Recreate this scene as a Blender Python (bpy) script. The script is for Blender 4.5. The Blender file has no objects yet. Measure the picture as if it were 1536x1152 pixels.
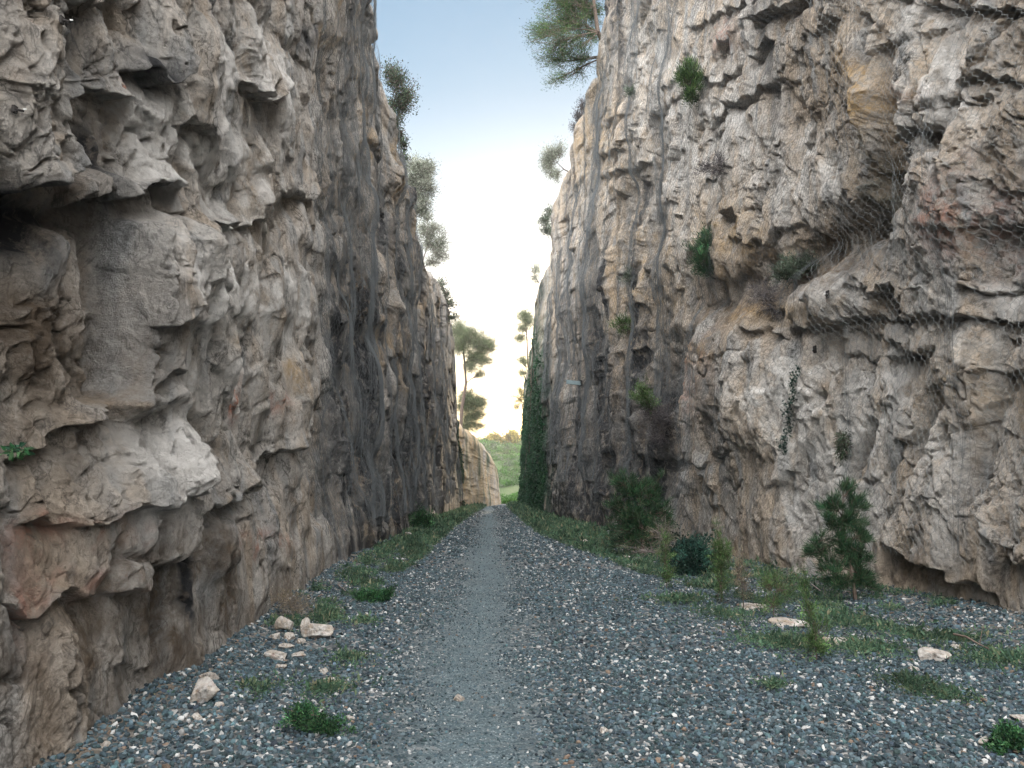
import bpy, math, random
import numpy as np
from mathutils import Vector, Matrix
from mathutils.bvhtree import BVHTree
R = math.radians
scene = bpy.context.scene
col = scene.collection

# ---------------------------------------------------------------- camera
PITCH = R(7.845); F = 1154.0; EYE = 1.6
cam_d = bpy.data.cameras.new('camera'); cam = bpy.data.objects.new('camera', cam_d); col.objects.link(cam)
cam.location = (0, 0, EYE); cam.rotation_euler = (R(90) + PITCH, 0, 0)
cam_d.sensor_width = 36; cam_d.lens = F / 1536 * 36
cam_d.clip_start = 0.05; cam_d.clip_end = 6000
scene.camera = cam

# ---------------------------------------------------------------- sky and sun
SUN_EL, SUN_AZ = R(6.0), R(7.0)          # azimuth measured from +Y towards +X
w = bpy.data.worlds.new('World'); scene.world = w; w.use_nodes = True
nt = w.node_tree; nt.nodes.clear()
N = nt.nodes.new; L = nt.links.new
out = N('ShaderNodeOutputWorld'); bg = N('ShaderNodeBackground'); sky = N('ShaderNodeTexSky')
sky.sky_type = 'NISHITA'; sky.sun_disc = False; sky.sun_elevation = SUN_EL; sky.sun_rotation = SUN_AZ
sky.air_density = 1.0; sky.dust_density = 1.2; sky.ozone_density = 2.0; sky.altitude = 100
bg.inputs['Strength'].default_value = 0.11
# unseen bright fill added overhead and behind the camera; pale haze near the horizon
geo = N('ShaderNodeTexCoord'); sep = N('ShaderNodeSeparateXYZ'); L(geo.outputs['Generated'], sep.inputs[0])
def ramp(pts):
    r = N('ShaderNodeValToRGB'); r.color_ramp.interpolation = 'EASE'
    while len(r.color_ramp.elements) < len(pts): r.color_ramp.elements.new(0.5)
    for e, (p, c) in zip(r.color_ramp.elements, pts): e.position = p; e.color = (*c, 1)
    return r
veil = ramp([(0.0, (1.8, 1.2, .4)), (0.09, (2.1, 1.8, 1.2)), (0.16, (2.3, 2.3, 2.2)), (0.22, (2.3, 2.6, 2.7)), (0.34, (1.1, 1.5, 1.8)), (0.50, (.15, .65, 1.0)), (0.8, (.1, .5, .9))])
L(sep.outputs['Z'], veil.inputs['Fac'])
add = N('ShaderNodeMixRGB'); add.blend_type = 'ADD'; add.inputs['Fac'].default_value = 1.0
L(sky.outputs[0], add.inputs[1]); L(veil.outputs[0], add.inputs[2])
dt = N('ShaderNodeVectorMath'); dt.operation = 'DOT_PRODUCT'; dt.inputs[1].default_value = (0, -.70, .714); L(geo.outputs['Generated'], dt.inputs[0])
sky_fill = ramp([(0.06, (0, 0, 0)), (0.50, (43.0, 42.0, 41.0))]); L(dt.outputs['Value'], sky_fill.inputs['Fac'])
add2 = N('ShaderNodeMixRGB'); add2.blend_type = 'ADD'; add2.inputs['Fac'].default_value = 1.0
L(add.outputs[0], add2.inputs[1]); L(sky_fill.outputs[0], add2.inputs[2])
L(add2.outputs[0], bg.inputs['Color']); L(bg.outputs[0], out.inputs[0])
sun_d = bpy.data.lights.new('sun', 'SUN'); sun = bpy.data.objects.new('sun', sun_d); col.objects.link(sun)
sun_d.energy = 2.6; sun_d.angle = R(0.5); sun_d.color = (1.0, 0.80, 0.56)
sdir = Vector((math.sin(SUN_AZ) * math.cos(SUN_EL), math.cos(SUN_AZ) * math.cos(SUN_EL), math.sin(SUN_EL)))
sun.rotation_euler = sdir.to_track_quat('Z', 'Y').to_euler(); sun.location = (20, 60, 60)
scene.view_settings.view_transform = 'Standard'; scene.view_settings.look = 'None'
scene.view_settings.gamma = 1; scene.view_settings.exposure = 0.86

# ---------------------------------------------------------------- numpy noise
U = np.uint32
def h2(ix, iy, seed):
    with np.errstate(over='ignore'):
        h = ix.astype(np.int64).astype(U) * U(374761393) + iy.astype(np.int64).astype(U) * U(668265263) + U((seed * 2654435761) & 0xffffffff)
        h = (h ^ (h >> U(13))) * U(1274126177)
        h = (h ^ (h >> U(16))) * U(2246822519)
        h = h ^ (h >> U(13))
    return h.astype(np.float64) / 4294967296.0
def gn(x, y, seed=0):
    x0 = np.floor(x); y0 = np.floor(y); fx = x - x0; fy = y - y0
    u = fx * fx * fx * (fx * (fx * 6 - 15) + 10); v = fy * fy * fy * (fy * (fy * 6 - 15) + 10)
    def g(i, j):
        a = h2(x0 + i, y0 + j, seed) * 2 * np.pi
        return np.cos(a) * (fx - i) + np.sin(a) * (fy - j)
    a = g(0, 0); b = g(1, 0); c = g(0, 1); d = g(1, 1)
    return (a + (b - a) * u + (c - a + (a - b - c + d) * u) * v) * 1.5
def fbm(x, y, seed=0, o=4, lac=2.03, gain=0.5):
    s = 0; a = 1.0
    for i in range(o):
        s = s + a * gn(x + 17.3 * i, y - 9.1 * i, seed + i); x = x * lac; y = y * lac; a *= gain
    return s
def ridged(x, y, seed=0, o=4):
    s = 0; a = 1.0
    for i in range(o):
        s = s + a * (1 - 2 * np.abs(gn(x, y, seed + i))); x = x * 2.1 + 5; y = y * 2.1 - 3; a *= 0.5
    return s
def voro(x, y, seed=0, jit=0.9):
    ix = np.floor(x); iy = np.floor(y)
    F1 = np.full(x.shape, 9.0); F2 = np.full(x.shape, 9.0)
    cx = np.zeros(x.shape); cy = np.zeros(x.shape); px = np.zeros(x.shape); py = np.zeros(x.shape)
    for i in (-1, 0, 1):
        for j in (-1, 0, 1):
            a = ix + i; b = iy + j
            qx = a + .5 + jit * (h2(a, b, seed) - .5); qy = b + .5 + jit * (h2(a, b, seed + 77) - .5)
            d = np.hypot(x - qx, y - qy)
            n = d < F1
            F2 = np.where(n, F1, np.minimum(F2, d))
            F1 = np.where(n, d, F1); cx = np.where(n, a, cx); cy = np.where(n, b, cy)
            px = np.where(n, qx, px); py = np.where(n, qy, py)
    return F1, F2, cx, cy, x - px, y - py
def facet(x, y, seed, tilt=1.2):
    F1, F2, cx, cy, dx, dy = voro(x, y, seed)
    r = h2(cx, cy, seed + 5) - .5; tx = (h2(cx, cy, seed + 6) - .5) * tilt; ty = (h2(cx, cy, seed + 7) - .5) * tilt
    e = F2 - F1
    return r + tx * dx + ty * dy, e
def blocks(x, y, seed, tilt=.7, slope=2.4, flat=.22):
    """intersecting flat-topped angular blocks: height and gap to the runner-up"""
    ix = np.floor(x); iy = np.floor(y); b1 = np.full(x.shape, -9.0); b2 = np.full(x.shape, -9.0)
    for i in (-1, 0, 1):
        for j in (-1, 0, 1):
            a = ix + i; b = iy + j
            dx = x - (a + .5 + .8 * (h2(a, b, seed) - .5)); dy = y - (b + .5 + .8 * (h2(a, b, seed + 77) - .5))
            th = h2(a, b, seed + 9) * 3.1416; pol = np.zeros(x.shape)
            for k in range(3):
                t_ = th + k * 1.05 + .5 * (h2(a, b, seed + 10 + k) - .5)
                pol = np.maximum(pol, np.abs(np.cos(t_) * dx + np.sin(t_) * dy))
            h = (h2(a, b, seed + 5) - .5) + tilt * ((h2(a, b, seed + 6) - .5) * dx + (h2(a, b, seed + 7) - .52) * dy) - slope * np.maximum(pol - flat, 0)
            n = h > b1; b2 = np.where(n, b1, np.maximum(b2, h)); b1 = np.where(n, h, b1)
    return b1, b1 - b2
def sstep(a, b, x):
    t = np.clip((x - a) / (b - a), 0, 1); return t * t * (3 - 2 * t)

# ---------------------------------------------------------------- photo <-> place helpers (used to find where things stand)
cp, sp_ = math.cos(PITCH), math.sin(PITCH)
def ray(px, py):
    wv = (576 - py) / F
    return Vector(((px - 768) / F, cp - sp_ * wv, sp_ + cp * wv))
def at(px, py, Y):
    r = ray(px, py); t = Y / r.y
    return Vector((r.x * t, Y, EYE + r.z * t))
def proj(X, Y, Z):
    zz = Z - EYE
    dep = np.maximum(Y * cp + zz * sp_, 0.05); up = -Y * sp_ + zz * cp
    return 768 + F * X / dep, 576 - F * up / dep

# ---------------------------------------------------------------- mesh helpers
def tag(o, label=None, cat=None, group=None, kind=None):
    if label: o['label'] = label
    if cat: o['category'] = cat
    if group: o['group'] = group
    if kind: o['kind'] = kind
    return o
def raw_mesh(name, V, loops, starts, totals, mat, parent=None, smooth=False, cols=None):
    me = bpy.data.meshes.new(name)
    V = np.asarray(V, np.float32)
    me.vertices.add(len(V)); me.vertices.foreach_set('co', V.ravel())
    me.loops.add(len(loops)); me.loops.foreach_set('vertex_index', np.asarray(loops, np.int32))
    me.polygons.add(len(starts))
    me.polygons.foreach_set('loop_start', np.asarray(starts, np.int32))
    me.polygons.foreach_set('loop_total', np.asarray(totals, np.int32))
    me.polygons.foreach_set('use_smooth', np.full(len(starts), smooth))
    me.update(calc_edges=True)
    if cols:
        for k, c in cols.items():
            a = me.color_attributes.new(k, 'FLOAT_COLOR', 'POINT')
            c4 = np.ones((len(V), 4), np.float32); c4[:, :c.shape[1]] = c
            a.data.foreach_set('color', c4.ravel())
    mats = mat if isinstance(mat, (list, tuple)) else [mat]
    for m in mats: me.materials.append(m)
    o = bpy.data.objects.new(name, me); col.objects.link(o)
    if parent: o.parent = parent
    return o
def poly_mesh(name, V, Fc, mat, parent=None, smooth=False, cols=None):
    """all faces have the same number of corners"""
    Fc = np.asarray(Fc, np.int32); k = Fc.shape[1]; n = len(Fc)
    return raw_mesh(name, V, Fc.ravel(), np.arange(n) * k, np.full(n, k), mat, parent, smooth, cols)
def empty(name, loc=(0, 0, 0)):
    o = bpy.data.objects.new(name, None); col.objects.link(o); o.location = loc; o.empty_display_size = .3
    return o
def local(o, V):
    """bring world-space vertices into the space of an unrotated parent"""
    return np.asarray(V) - np.array(o.location)
def tubes(segs, n=5):
    """segs: array (k,8) p0 p1 r0 r1 -> verts, quads"""
    S = np.asarray(segs, float); k = len(S)
    p0 = S[:, :3]; p1 = S[:, 3:6]; d = p1 - p0
    d /= np.maximum(np.linalg.norm(d, axis=1), 1e-9)[:, None]
    ref = np.where(np.abs(d[:, 2:3]) > .9, np.array([[1., 0, 0]]), np.array([[0, 0, 1.]]))
    a = np.cross(d, ref); a /= np.linalg.norm(a, axis=1)[:, None]; b = np.cross(d, a)
    th = np.arange(n) * 2 * np.pi / n
    ring = a[:, None, :] * np.cos(th)[None, :, None] + b[:, None, :] * np.sin(th)[None, :, None]
    v0 = p0[:, None, :] + ring * S[:, 6][:, None, None]; v1 = p1[:, None, :] + ring * S[:, 7][:, None, None]
    V = np.concatenate([v0, v1], 1).reshape(-1, 3)
    i = np.arange(n); j = (i + 1) % n
    q = np.stack([i, j, j + n, i + n], 1)
    Fq = (q[None] + (np.arange(k) * 2 * n)[:, None, None]).reshape(-1, 4)
    return V, Fq

# ---------------------------------------------------------------- materials
def mat(name):
    m = bpy.data.materials.new(name); m.use_nodes = True
    t = m.node_tree; t.nodes.clear()
    o = t.nodes.new('ShaderNodeOutputMaterial'); b = t.nodes.new('ShaderNodeBsdfPrincipled')
    t.links.new(b.outputs[0], o.inputs[0]); b.inputs['Specular IOR Level'].default_value = 0.25
    return m, t, b
def nd(t, typ, **kw):
    n = t.nodes.new(typ)
    for k, v in kw.items():
        if k in n.inputs: n.inputs[k].default_value = v
        else: setattr(n, k, v)
    return n
def cramp(t, src, pts, interp='LINEAR'):
    r = t.nodes.new('ShaderNodeValToRGB'); r.color_ramp.interpolation = interp
    while len(r.color_ramp.elements) < len(pts): r.color_ramp.elements.new(0.5)
    for e, (p, c) in zip(r.color_ramp.elements, pts):
        e.position = p; e.color = (*c, 1) if isinstance(c, tuple) else (c, c, c, 1)
    t.links.new(src, r.inputs['Fac']); return r.outputs[0]
def mixc(t, fac, a, b, mode='MIX'):
    m = t.nodes.new('ShaderNodeMixRGB'); m.blend_type = mode
    for s, i in ((fac, 0), (a, 1), (b, 2)):
        if isinstance(s, (int, float)): m.inputs[i].default_value = s
        elif isinstance(s, tuple): m.inputs[i].default_value = (*s, 1)
        else: t.links.new(s, m.inputs[i])
    return m.outputs[0]
def math_(t, op, a, b=0.5, clamp=False):
    m = t.nodes.new('ShaderNodeMath'); m.operation = op; m.use_clamp = clamp
    for s, i in ((a, 0), (b, 1)):
        if isinstance(s, (int, float)): m.inputs[i].default_value = s
        else: t.links.new(s, m.inputs[i])
    return m.outputs[0]
def noise(t, vec, scale, detail=6, rough=.6, dist=0.0):
    n = nd(t, 'ShaderNodeTexNoise', Scale=scale, Detail=detail, Roughness=rough, Distortion=dist)
    if vec is not None: t.links.new(vec, n.inputs['Vector'])
    return n.outputs['Fac']

def rock_mat(name, warm=0.0, bump=0.035, dark=1.0):
    m, t, b = mat(name)
    tc = nd(t, 'ShaderNodeTexCoord'); P = tc.outputs['Object']
    def c(x): return tuple(v * dark for v in x)
    grey = c((.47, .435, .395)); lite = c((.60, .565, .52)); tan = c((.53, .42, .31)); brn = c((.30, .235, .175)); blu = c((.30, .315, .32))
    n1 = noise(t, P, 0.9, 8, .62, .6)
    base = cramp(t, n1, [(.30, brn), (.42, grey), (.55, lite), (.68, grey)])
    mp = nd(t, 'ShaderNodeMapping'); mp.inputs['Scale'].default_value = (1.6, 1.6, .28); t.links.new(P, mp.inputs['Vector'])
    n2 = noise(t, mp.outputs[0], 1.1, 3, .5, .8)
    base = mixc(t, cramp(t, n2, [(.46 - .05 * warm, 0.0), (.62 - .05 * warm, .55 + .25 * warm)]), base, tan)
    n3 = noise(t, mp.outputs[0], 1.9, 3, .5, .4)
    base = mixc(t, cramp(t, n3, [(.52, 0.0), (.66, .75)]), base, blu)
    mc_ = nd(t, 'ShaderNodeMapping'); mc_.inputs['Scale'].default_value = (1.2, 1.2, .7); t.links.new(P, mc_.inputs['Vector']); mc = mc_.outputs[0]
    n4 = noise(t, P, 5.5, 10, .75, .3)
    base = mixc(t, .55, base, cramp(t, n4, [(.32, .42), (.5, .86), (.66, 1.0)]), 'MULTIPLY')
    for sc_, wd_, st_ in ((1.3, .008, .95), (3.4, .011, .8), (8.0, .014, .5)):  # dark crack lines: fine crevice shade put into the rock colour
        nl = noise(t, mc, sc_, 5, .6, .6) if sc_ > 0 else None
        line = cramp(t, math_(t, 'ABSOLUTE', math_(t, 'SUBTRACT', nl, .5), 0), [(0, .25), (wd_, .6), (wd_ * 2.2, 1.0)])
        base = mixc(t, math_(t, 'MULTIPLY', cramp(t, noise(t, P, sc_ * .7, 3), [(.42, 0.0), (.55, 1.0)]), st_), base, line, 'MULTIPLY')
    n5 = noise(t, P, 34, 6, .8)
    n6 = noise(t, P, 8.0, 12, .78, .8)
    base = mixc(t, .85, base, cramp(t, n6, [(.37, .34), (.455, .90), (.56, 1.0), (.66, 1.22)]), 'MULTIPLY')
    base = mixc(t, .55, base, cramp(t, n5, [(.35, .55), (.6, 1.0)]), 'MULTIPLY')
    # painted attributes: A = (dark grey patches and streaks, stronger low down and in recesses, brown, red oxide), B = (pale, ochre, moss)
    A = nd(t, 'ShaderNodeAttribute', attribute_name='A'); sa = nd(t, 'ShaderNodeSeparateColor'); t.links.new(A.outputs['Color'], sa.inputs[0])
    B = nd(t, 'ShaderNodeAttribute', attribute_name='B'); sb = nd(t, 'ShaderNodeSeparateColor'); t.links.new(B.outputs['Color'], sb.inputs[0])
    def modulate(s, sc, lo, hi):
        return math_(t, 'MULTIPLY', s, cramp(t, noise(t, P, sc, 8, .7, .5), [(lo, 0.0), (hi, 1.0)]), True)
    base = mixc(t, modulate(sb.outputs[0], 3.2, .36, .56), base, c((.70, .675, .64)))
    base = mixc(t, modulate(sa.outputs[1], 2.6, .30, .60), base, mixc(t, n4, c((.05, .038, .028)), c((.185, .135, .09))))
    base = mixc(t, modulate(sb.outputs[1], 4.0, .34, .58), base, c((.46, .31, .15)))
    base = mixc(t, modulate(sa.outputs[2], 5.0, .42, .58), base, c((.42, .20, .14)))
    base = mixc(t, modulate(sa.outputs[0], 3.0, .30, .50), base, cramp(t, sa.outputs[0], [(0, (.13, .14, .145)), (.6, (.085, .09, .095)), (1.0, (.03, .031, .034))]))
    base = mixc(t, modulate(sb.outputs[2], 7.0, .30, .50), base, c((.02, .055, .03)))
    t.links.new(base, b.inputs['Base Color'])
    b.inputs['Roughness'].default_value = .88
    # bump: cracks and pits
    v1 = nd(t, 'ShaderNodeTexVoronoi', Scale=9.0); v1.feature = 'DISTANCE_TO_EDGE'
    mpv = nd(t, 'ShaderNodeMapping'); mpv.inputs['Scale'].default_value = (1, 1, .7)
    wn = nd(t, 'ShaderNodeTexNoise', Scale=4.0, Detail=4); t.links.new(P, wn.inputs['Vector'])
    wv = mixc(t, .12, P, wn.outputs['Color'], 'ADD'); t.links.new(wv, mpv.inputs['Vector']); t.links.new(mpv.outputs[0], v1.inputs['Vector'])
    crk = cramp(t, v1.outputs['Distance'], [(0, 0.0), (.07, 1.0)])
    hsum = math_(t, 'ADD', math_(t, 'MULTIPLY', n4, 1.4), math_(t, 'MULTIPLY', crk, .10))
    rm = nd(t, 'ShaderNodeTexNoise', Scale=6.0, Detail=9, Roughness=.55, Distortion=.5); rm.noise_type = 'RIDGED_MULTIFRACTAL'; rm.normalize = True
    mr = nd(t, 'ShaderNodeMapping'); mr.inputs['Scale'].default_value = (1, 1, .6); mr.inputs['Rotation'].default_value = (R(12), 0, 0); t.links.new(P, mr.inputs['Vector']); t.links.new(mr.outputs[0], rm.inputs['Vector'])
    hsum = math_(t, 'ADD', hsum, math_(t, 'MULTIPLY', rm.outputs['Fac'], -2.0))
    rm2 = nd(t, 'ShaderNodeTexNoise', Scale=17.0, Detail=8, Roughness=.6); rm2.noise_type = 'RIDGED_MULTIFRACTAL'; rm2.normalize = True; t.links.new(mr.outputs[0], rm2.inputs['Vector'])
    hsum = math_(t, 'ADD', hsum, math_(t, 'MULTIPLY', rm2.outputs['Fac'], -.9))
    hsum = math_(t, 'ADD', hsum, math_(t, 'MULTIPLY', n5, 1.3))
    hsum = math_(t, 'ADD', hsum, math_(t, 'MULTIPLY', noise(t, P, 120, 4, .7), .5))
    bp = nd(t, 'ShaderNodeBump', Strength=1.0, Distance=bump); t.links.new(hsum, bp.inputs['Height'])
    t.links.new(bp.outputs[0], b.inputs['Normal'])
    return m
M = {}
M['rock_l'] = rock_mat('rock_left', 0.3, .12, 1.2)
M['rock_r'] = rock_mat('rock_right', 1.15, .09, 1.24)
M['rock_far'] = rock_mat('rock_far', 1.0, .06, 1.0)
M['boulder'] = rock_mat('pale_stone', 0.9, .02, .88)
def attr_mat(name, rough=.7, trans=0.0, bump=0, spec=.25, metal=0):
    m, t, b = mat(name)
    A = nd(t, 'ShaderNodeAttribute', attribute_name='Col')
    t.links.new(A.outputs['Color'], b.inputs['Base Color']); b.inputs['Roughness'].default_value = rough
    b.inputs['Specular IOR Level'].default_value = spec; b.inputs['Metallic'].default_value = metal
    if trans:
        tr = nd(t, 'ShaderNodeBsdfTranslucent'); t.links.new(A.outputs['Color'], tr.inputs['Color'])
        mx = nd(t, 'ShaderNodeMixShader'); mx.inputs[0].default_value = trans
        o = [n for n in t.nodes if n.type == 'OUTPUT_MATERIAL'][0]
        t.links.new(b.outputs[0], mx.inputs[1]); t.links.new(tr.outputs[0], mx.inputs[2]); t.links.new(mx.outputs[0], o.inputs[0])
    if bump:
        tc = nd(t, 'ShaderNodeTexCoord')
        bp = nd(t, 'ShaderNodeBump', Strength=.8, Distance=bump)
        t.links.new(noise(t, tc.outputs['Object'], 60, 5, .7), bp.inputs['Height']); t.links.new(bp.outputs[0], b.inputs['Normal'])
    return m
M['leaf'] = attr_mat('leaf', .65, .35)
M['stone'] = attr_mat('gravel_stone', .75, 0, .006)
def plain(name, colr, rough=.7, metal=0, var=.3, sc=8):
    m, t, b = mat(name)
    tc = nd(t, 'ShaderNodeTexCoord')
    c = mixc(t, cramp(t, noise(t, tc.outputs['Object'], sc, 6, .7), [(.3, 0.0), (.7, 1.0)]), tuple(v * (1 - var) for v in colr), tuple(min(1, v * (1 + var)) for v in colr))
    t.links.new(c, b.inputs['Base Color']); b.inputs['Roughness'].default_value = rough; b.inputs['Metallic'].default_value = metal
    return m
M['bark'] = plain('bark', (.10, .075, .06), .9, 0, .5, 14)
M['deadwood'] = plain('dead_wood', (.16, .14, .13), .9, 0, .4, 14)
M['seam'] = plain('weathered_wire', (.105, .115, .12), .75, 0, .3, 3)
M['wire'] = plain('galvanised_wire', (.27, .285, .29), .6, .1, .25, 3)
M['steel'] = plain('grey_steel', (.28, .36, .38), .45, .4, .2, 9)
M['iron'] = plain('dark_iron', (.035, .032, .03), .6, .3, .3, 9)
M['white'] = plain('pale_paint', (.7, .7, .68), .6, 0, .1, 9)
# ---------------------------------------------------------------- cliffs
def interp_plan(pts):
    """pts (x, y) in plan -> dense smoothed polyline"""
    P = np.array(pts, float)
    for _ in range(3):                       # Chaikin
        Q = [P[0]]
        for a, b in zip(P[:-1], P[1:]): Q += [a * .75 + b * .25, a * .25 + b * .75]
        Q.append(P[-1]); P = np.array(Q)
    s = np.concatenate([[0], np.cumsum(np.linalg.norm(np.diff(P, axis=0), axis=1))])
    return s, P
class Wall: pass
def seg_dist(px, py, pl):
    d = np.full(px.shape, 1e9)
    for (ax, ay), (bx, by) in zip(pl[:-1], pl[1:]):
        vx, vy = bx - ax, by - ay; t = np.clip(((px - ax) * vx + (py - ay) * vy) / (vx * vx + vy * vy), 0, 1)
        d = np.minimum(d, np.hypot(px - ax - t * vx, py - ay - t * vy))
    return d
def ledge(px, py, pl, a, La, b, Lb, fade=14):
    X = [p[0] for p in pl]; Yv = np.interp(px, X, [p[1] for p in pl])
    d = Yv - py                               # >0 above the ledge
    win = sstep(X[0] - fade, X[0] + fade, px) * (1 - sstep(X[-1] - fade, X[-1] + fade, px))
    k = sstep(-2.5, 2.5, d)
    return win * (k * a * np.exp(-np.abs(d) / La) * (0.75 + 0.25 * np.cos(np.clip(d / La, 0, 3))) - (1 - k) * b * np.exp(-np.abs(d) / Lb))
def vedge(px, py, pl, a, La, b, Lb, fade=14):
    """pl given as (y, x): a>0 pushes out the side to the right, b pulls in the side to the left; La/Lb widths"""
    Yp = [p[0] for p in pl]; Xv = np.interp(py, Yp, [p[1] for p in pl]); d = px - Xv
    win = sstep(Yp[0] - fade, Yp[0] + fade, py) * (1 - sstep(Yp[-1] - fade, Yp[-1] + fade, py))
    k = sstep(-2.0, 2.0, d)
    return win * (k * a * np.exp(-np.abs(d) / La) - (1 - k) * b * np.exp(-np.abs(d) / Lb))
def gauss(px, py, cx, cy, rx, ry, rot=0):
    dx, dy = px - cx, py - cy
    if rot: c, s = math.cos(rot), math.sin(rot); dx, dy = dx * c + dy * s, -dx * s + dy * c
    return np.exp(-(dx / rx) ** 2 - (dy / ry) ** 2)
def groove(px, py, pl, w_, dep): return -dep * np.exp(-(seg_dist(px, py, pl) / w_) ** 2)

def rock_D(s, z, seed, W, h):
    """outward displacement of a rock face in metres; h = mesh spacing, waves too short for it are left to the bump map"""
    m1 = W.fine
    def lim(wl): return sstep(1.2, 3.2, wl / h)
    sw = s + .10 * fbm(s / 1.1, z / 1.1, seed + 1, 2) + .02 * fbm(s / .2, z / .2, seed + 2, 2) * lim(.2)
    zw = z + .10 * fbm(s / 1.1 + 40, z / 1.1, seed + 3, 2) + .02 * fbm(s / .2, z / .2 + 9, seed + 4, 2) * lim(.2)
    dip = R(12)
    u = sw * math.cos(dip) + zw * math.sin(dip); v = zw * math.cos(dip) - sw * math.sin(dip)
    D = W.big * fbm(s / 4.5, z / 6.5, seed + 10, 3)
    D = D + W.rib(s) * (ridged(sw / 1.9, zw / 13, seed + 20, 2) - .7) * .5
    D = D + W.rib(s) * .22 * ridged(sw / .75, zw / 5, seed + 24, 2) * lim(.75)
    D = D + W.vert * ridged(sw / .42 + .3 * zw, zw / 1.5, seed + 26, 3) * lim(.3)
    vv = v / W.bed + .35 * gn(u / 5, v / 5, seed + 30)
    k = np.floor(vv); fr = vv - k
    off = gn(u / 2.3 + k * 13.7, k * 7.1 + .37, seed + 31)
    D = D + W.bedamp * (off * 1.0 + .30 * (.5 - fr) * sstep(0, .05, fr)) * (.35 + .65 * lim(.5))
    F_ = blocks if W.ang else facet
    far = W.fg * sstep(W.f0, W.f1, s - W.s0)
    f, e = facet(u / .95, v / 1.15, seed + 45, 1.6); D = D + far * (.26 * f - .10 * np.exp(-(e / .05) ** 2))
    f, e = facet(u / .45, v / .60, seed + 46, 1.8); D = D + far * .13 * f * lim(.3)
    f, e = F_(u / W.lu, v / W.lv, seed + 40, *(() if W.ang else (1.6,)))
    D = D + W.fa * W.fL * f * (.4 + .6 * lim(.6)) - .12 * W.fa * np.exp(-(e / .035) ** 2) * sstep(-.1, .35, gn(s / 2, z / 2, seed + 41)) * lim(.2)
    f, e = F_(u / (W.lu * .42), v / (W.lv * .42), seed + 50, *(() if W.ang else (1.9,)))
    D = D + W.fa * .17 * m1 * f * lim(.3) - .04 * W.fa * np.exp(-(e / .05) ** 2) * sstep(-.2, .3, gn(s / 1.1, z / 1.1, seed + 51)) * lim(.12)
    m = sstep(-.5, .4, gn(s / 1.5, z / 1.5, seed + 60)) * .8 + .2
    f, e = F_(u / .20, v / .26, seed + 61, *(() if W.ang else (1.8,))); D = D + W.fa * m * m1 * .12 * f * lim(.16)
    f, e = F_(u / .085, v / .11, seed + 70, *(() if W.ang else (1.8,))); D = D + W.fa * m * m1 * .065 * f * lim(.07)
    f, e = facet(u / .035, v / .045, seed + 75, 1.8); D = D + W.fa * m1 * .03 * f * lim(.03)
    D = D + W.mic * .05 * gn(s / .35, z / .55, seed + 80) * lim(.3) + W.mic * .025 * gn(s / .17, z / .25, seed + 81) * lim(.17) + .8 * W.mic * .020 * gn(s / .08, z / .10, seed + 82) * lim(.08) +   .013 * gn(s / .04, z / .045, seed + 83) * lim(.04) + .008 * gn(s / .02, z / .022, seed + 84) * lim(.02)
    for wl, dep, wd, sd_ in ((.9, .13, .030, 301), (.38, .065, .045, 303), (.16, .028, .07, 305)):
        g_ = gn(u / wl + .6 * gn(u / wl * 2, v / wl * 2, seed + sd_ + 9), v / (wl * (3.0 if wl > .3 else 1.6)), seed + sd_)
        D = D - W.crack * dep * np.exp(-(g_ / wd) ** 2) * sstep(-.15, .25, gn(s / (wl * 2.2), z / (wl * 2.2), seed + sd_ + 1)) * lim(wl * .16)
    pit = fbm(s / .12, z / .15, seed + 95, 3); D = D - .035 * sstep(.25, .6, pit) * m * lim(.1)
    return D

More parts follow.
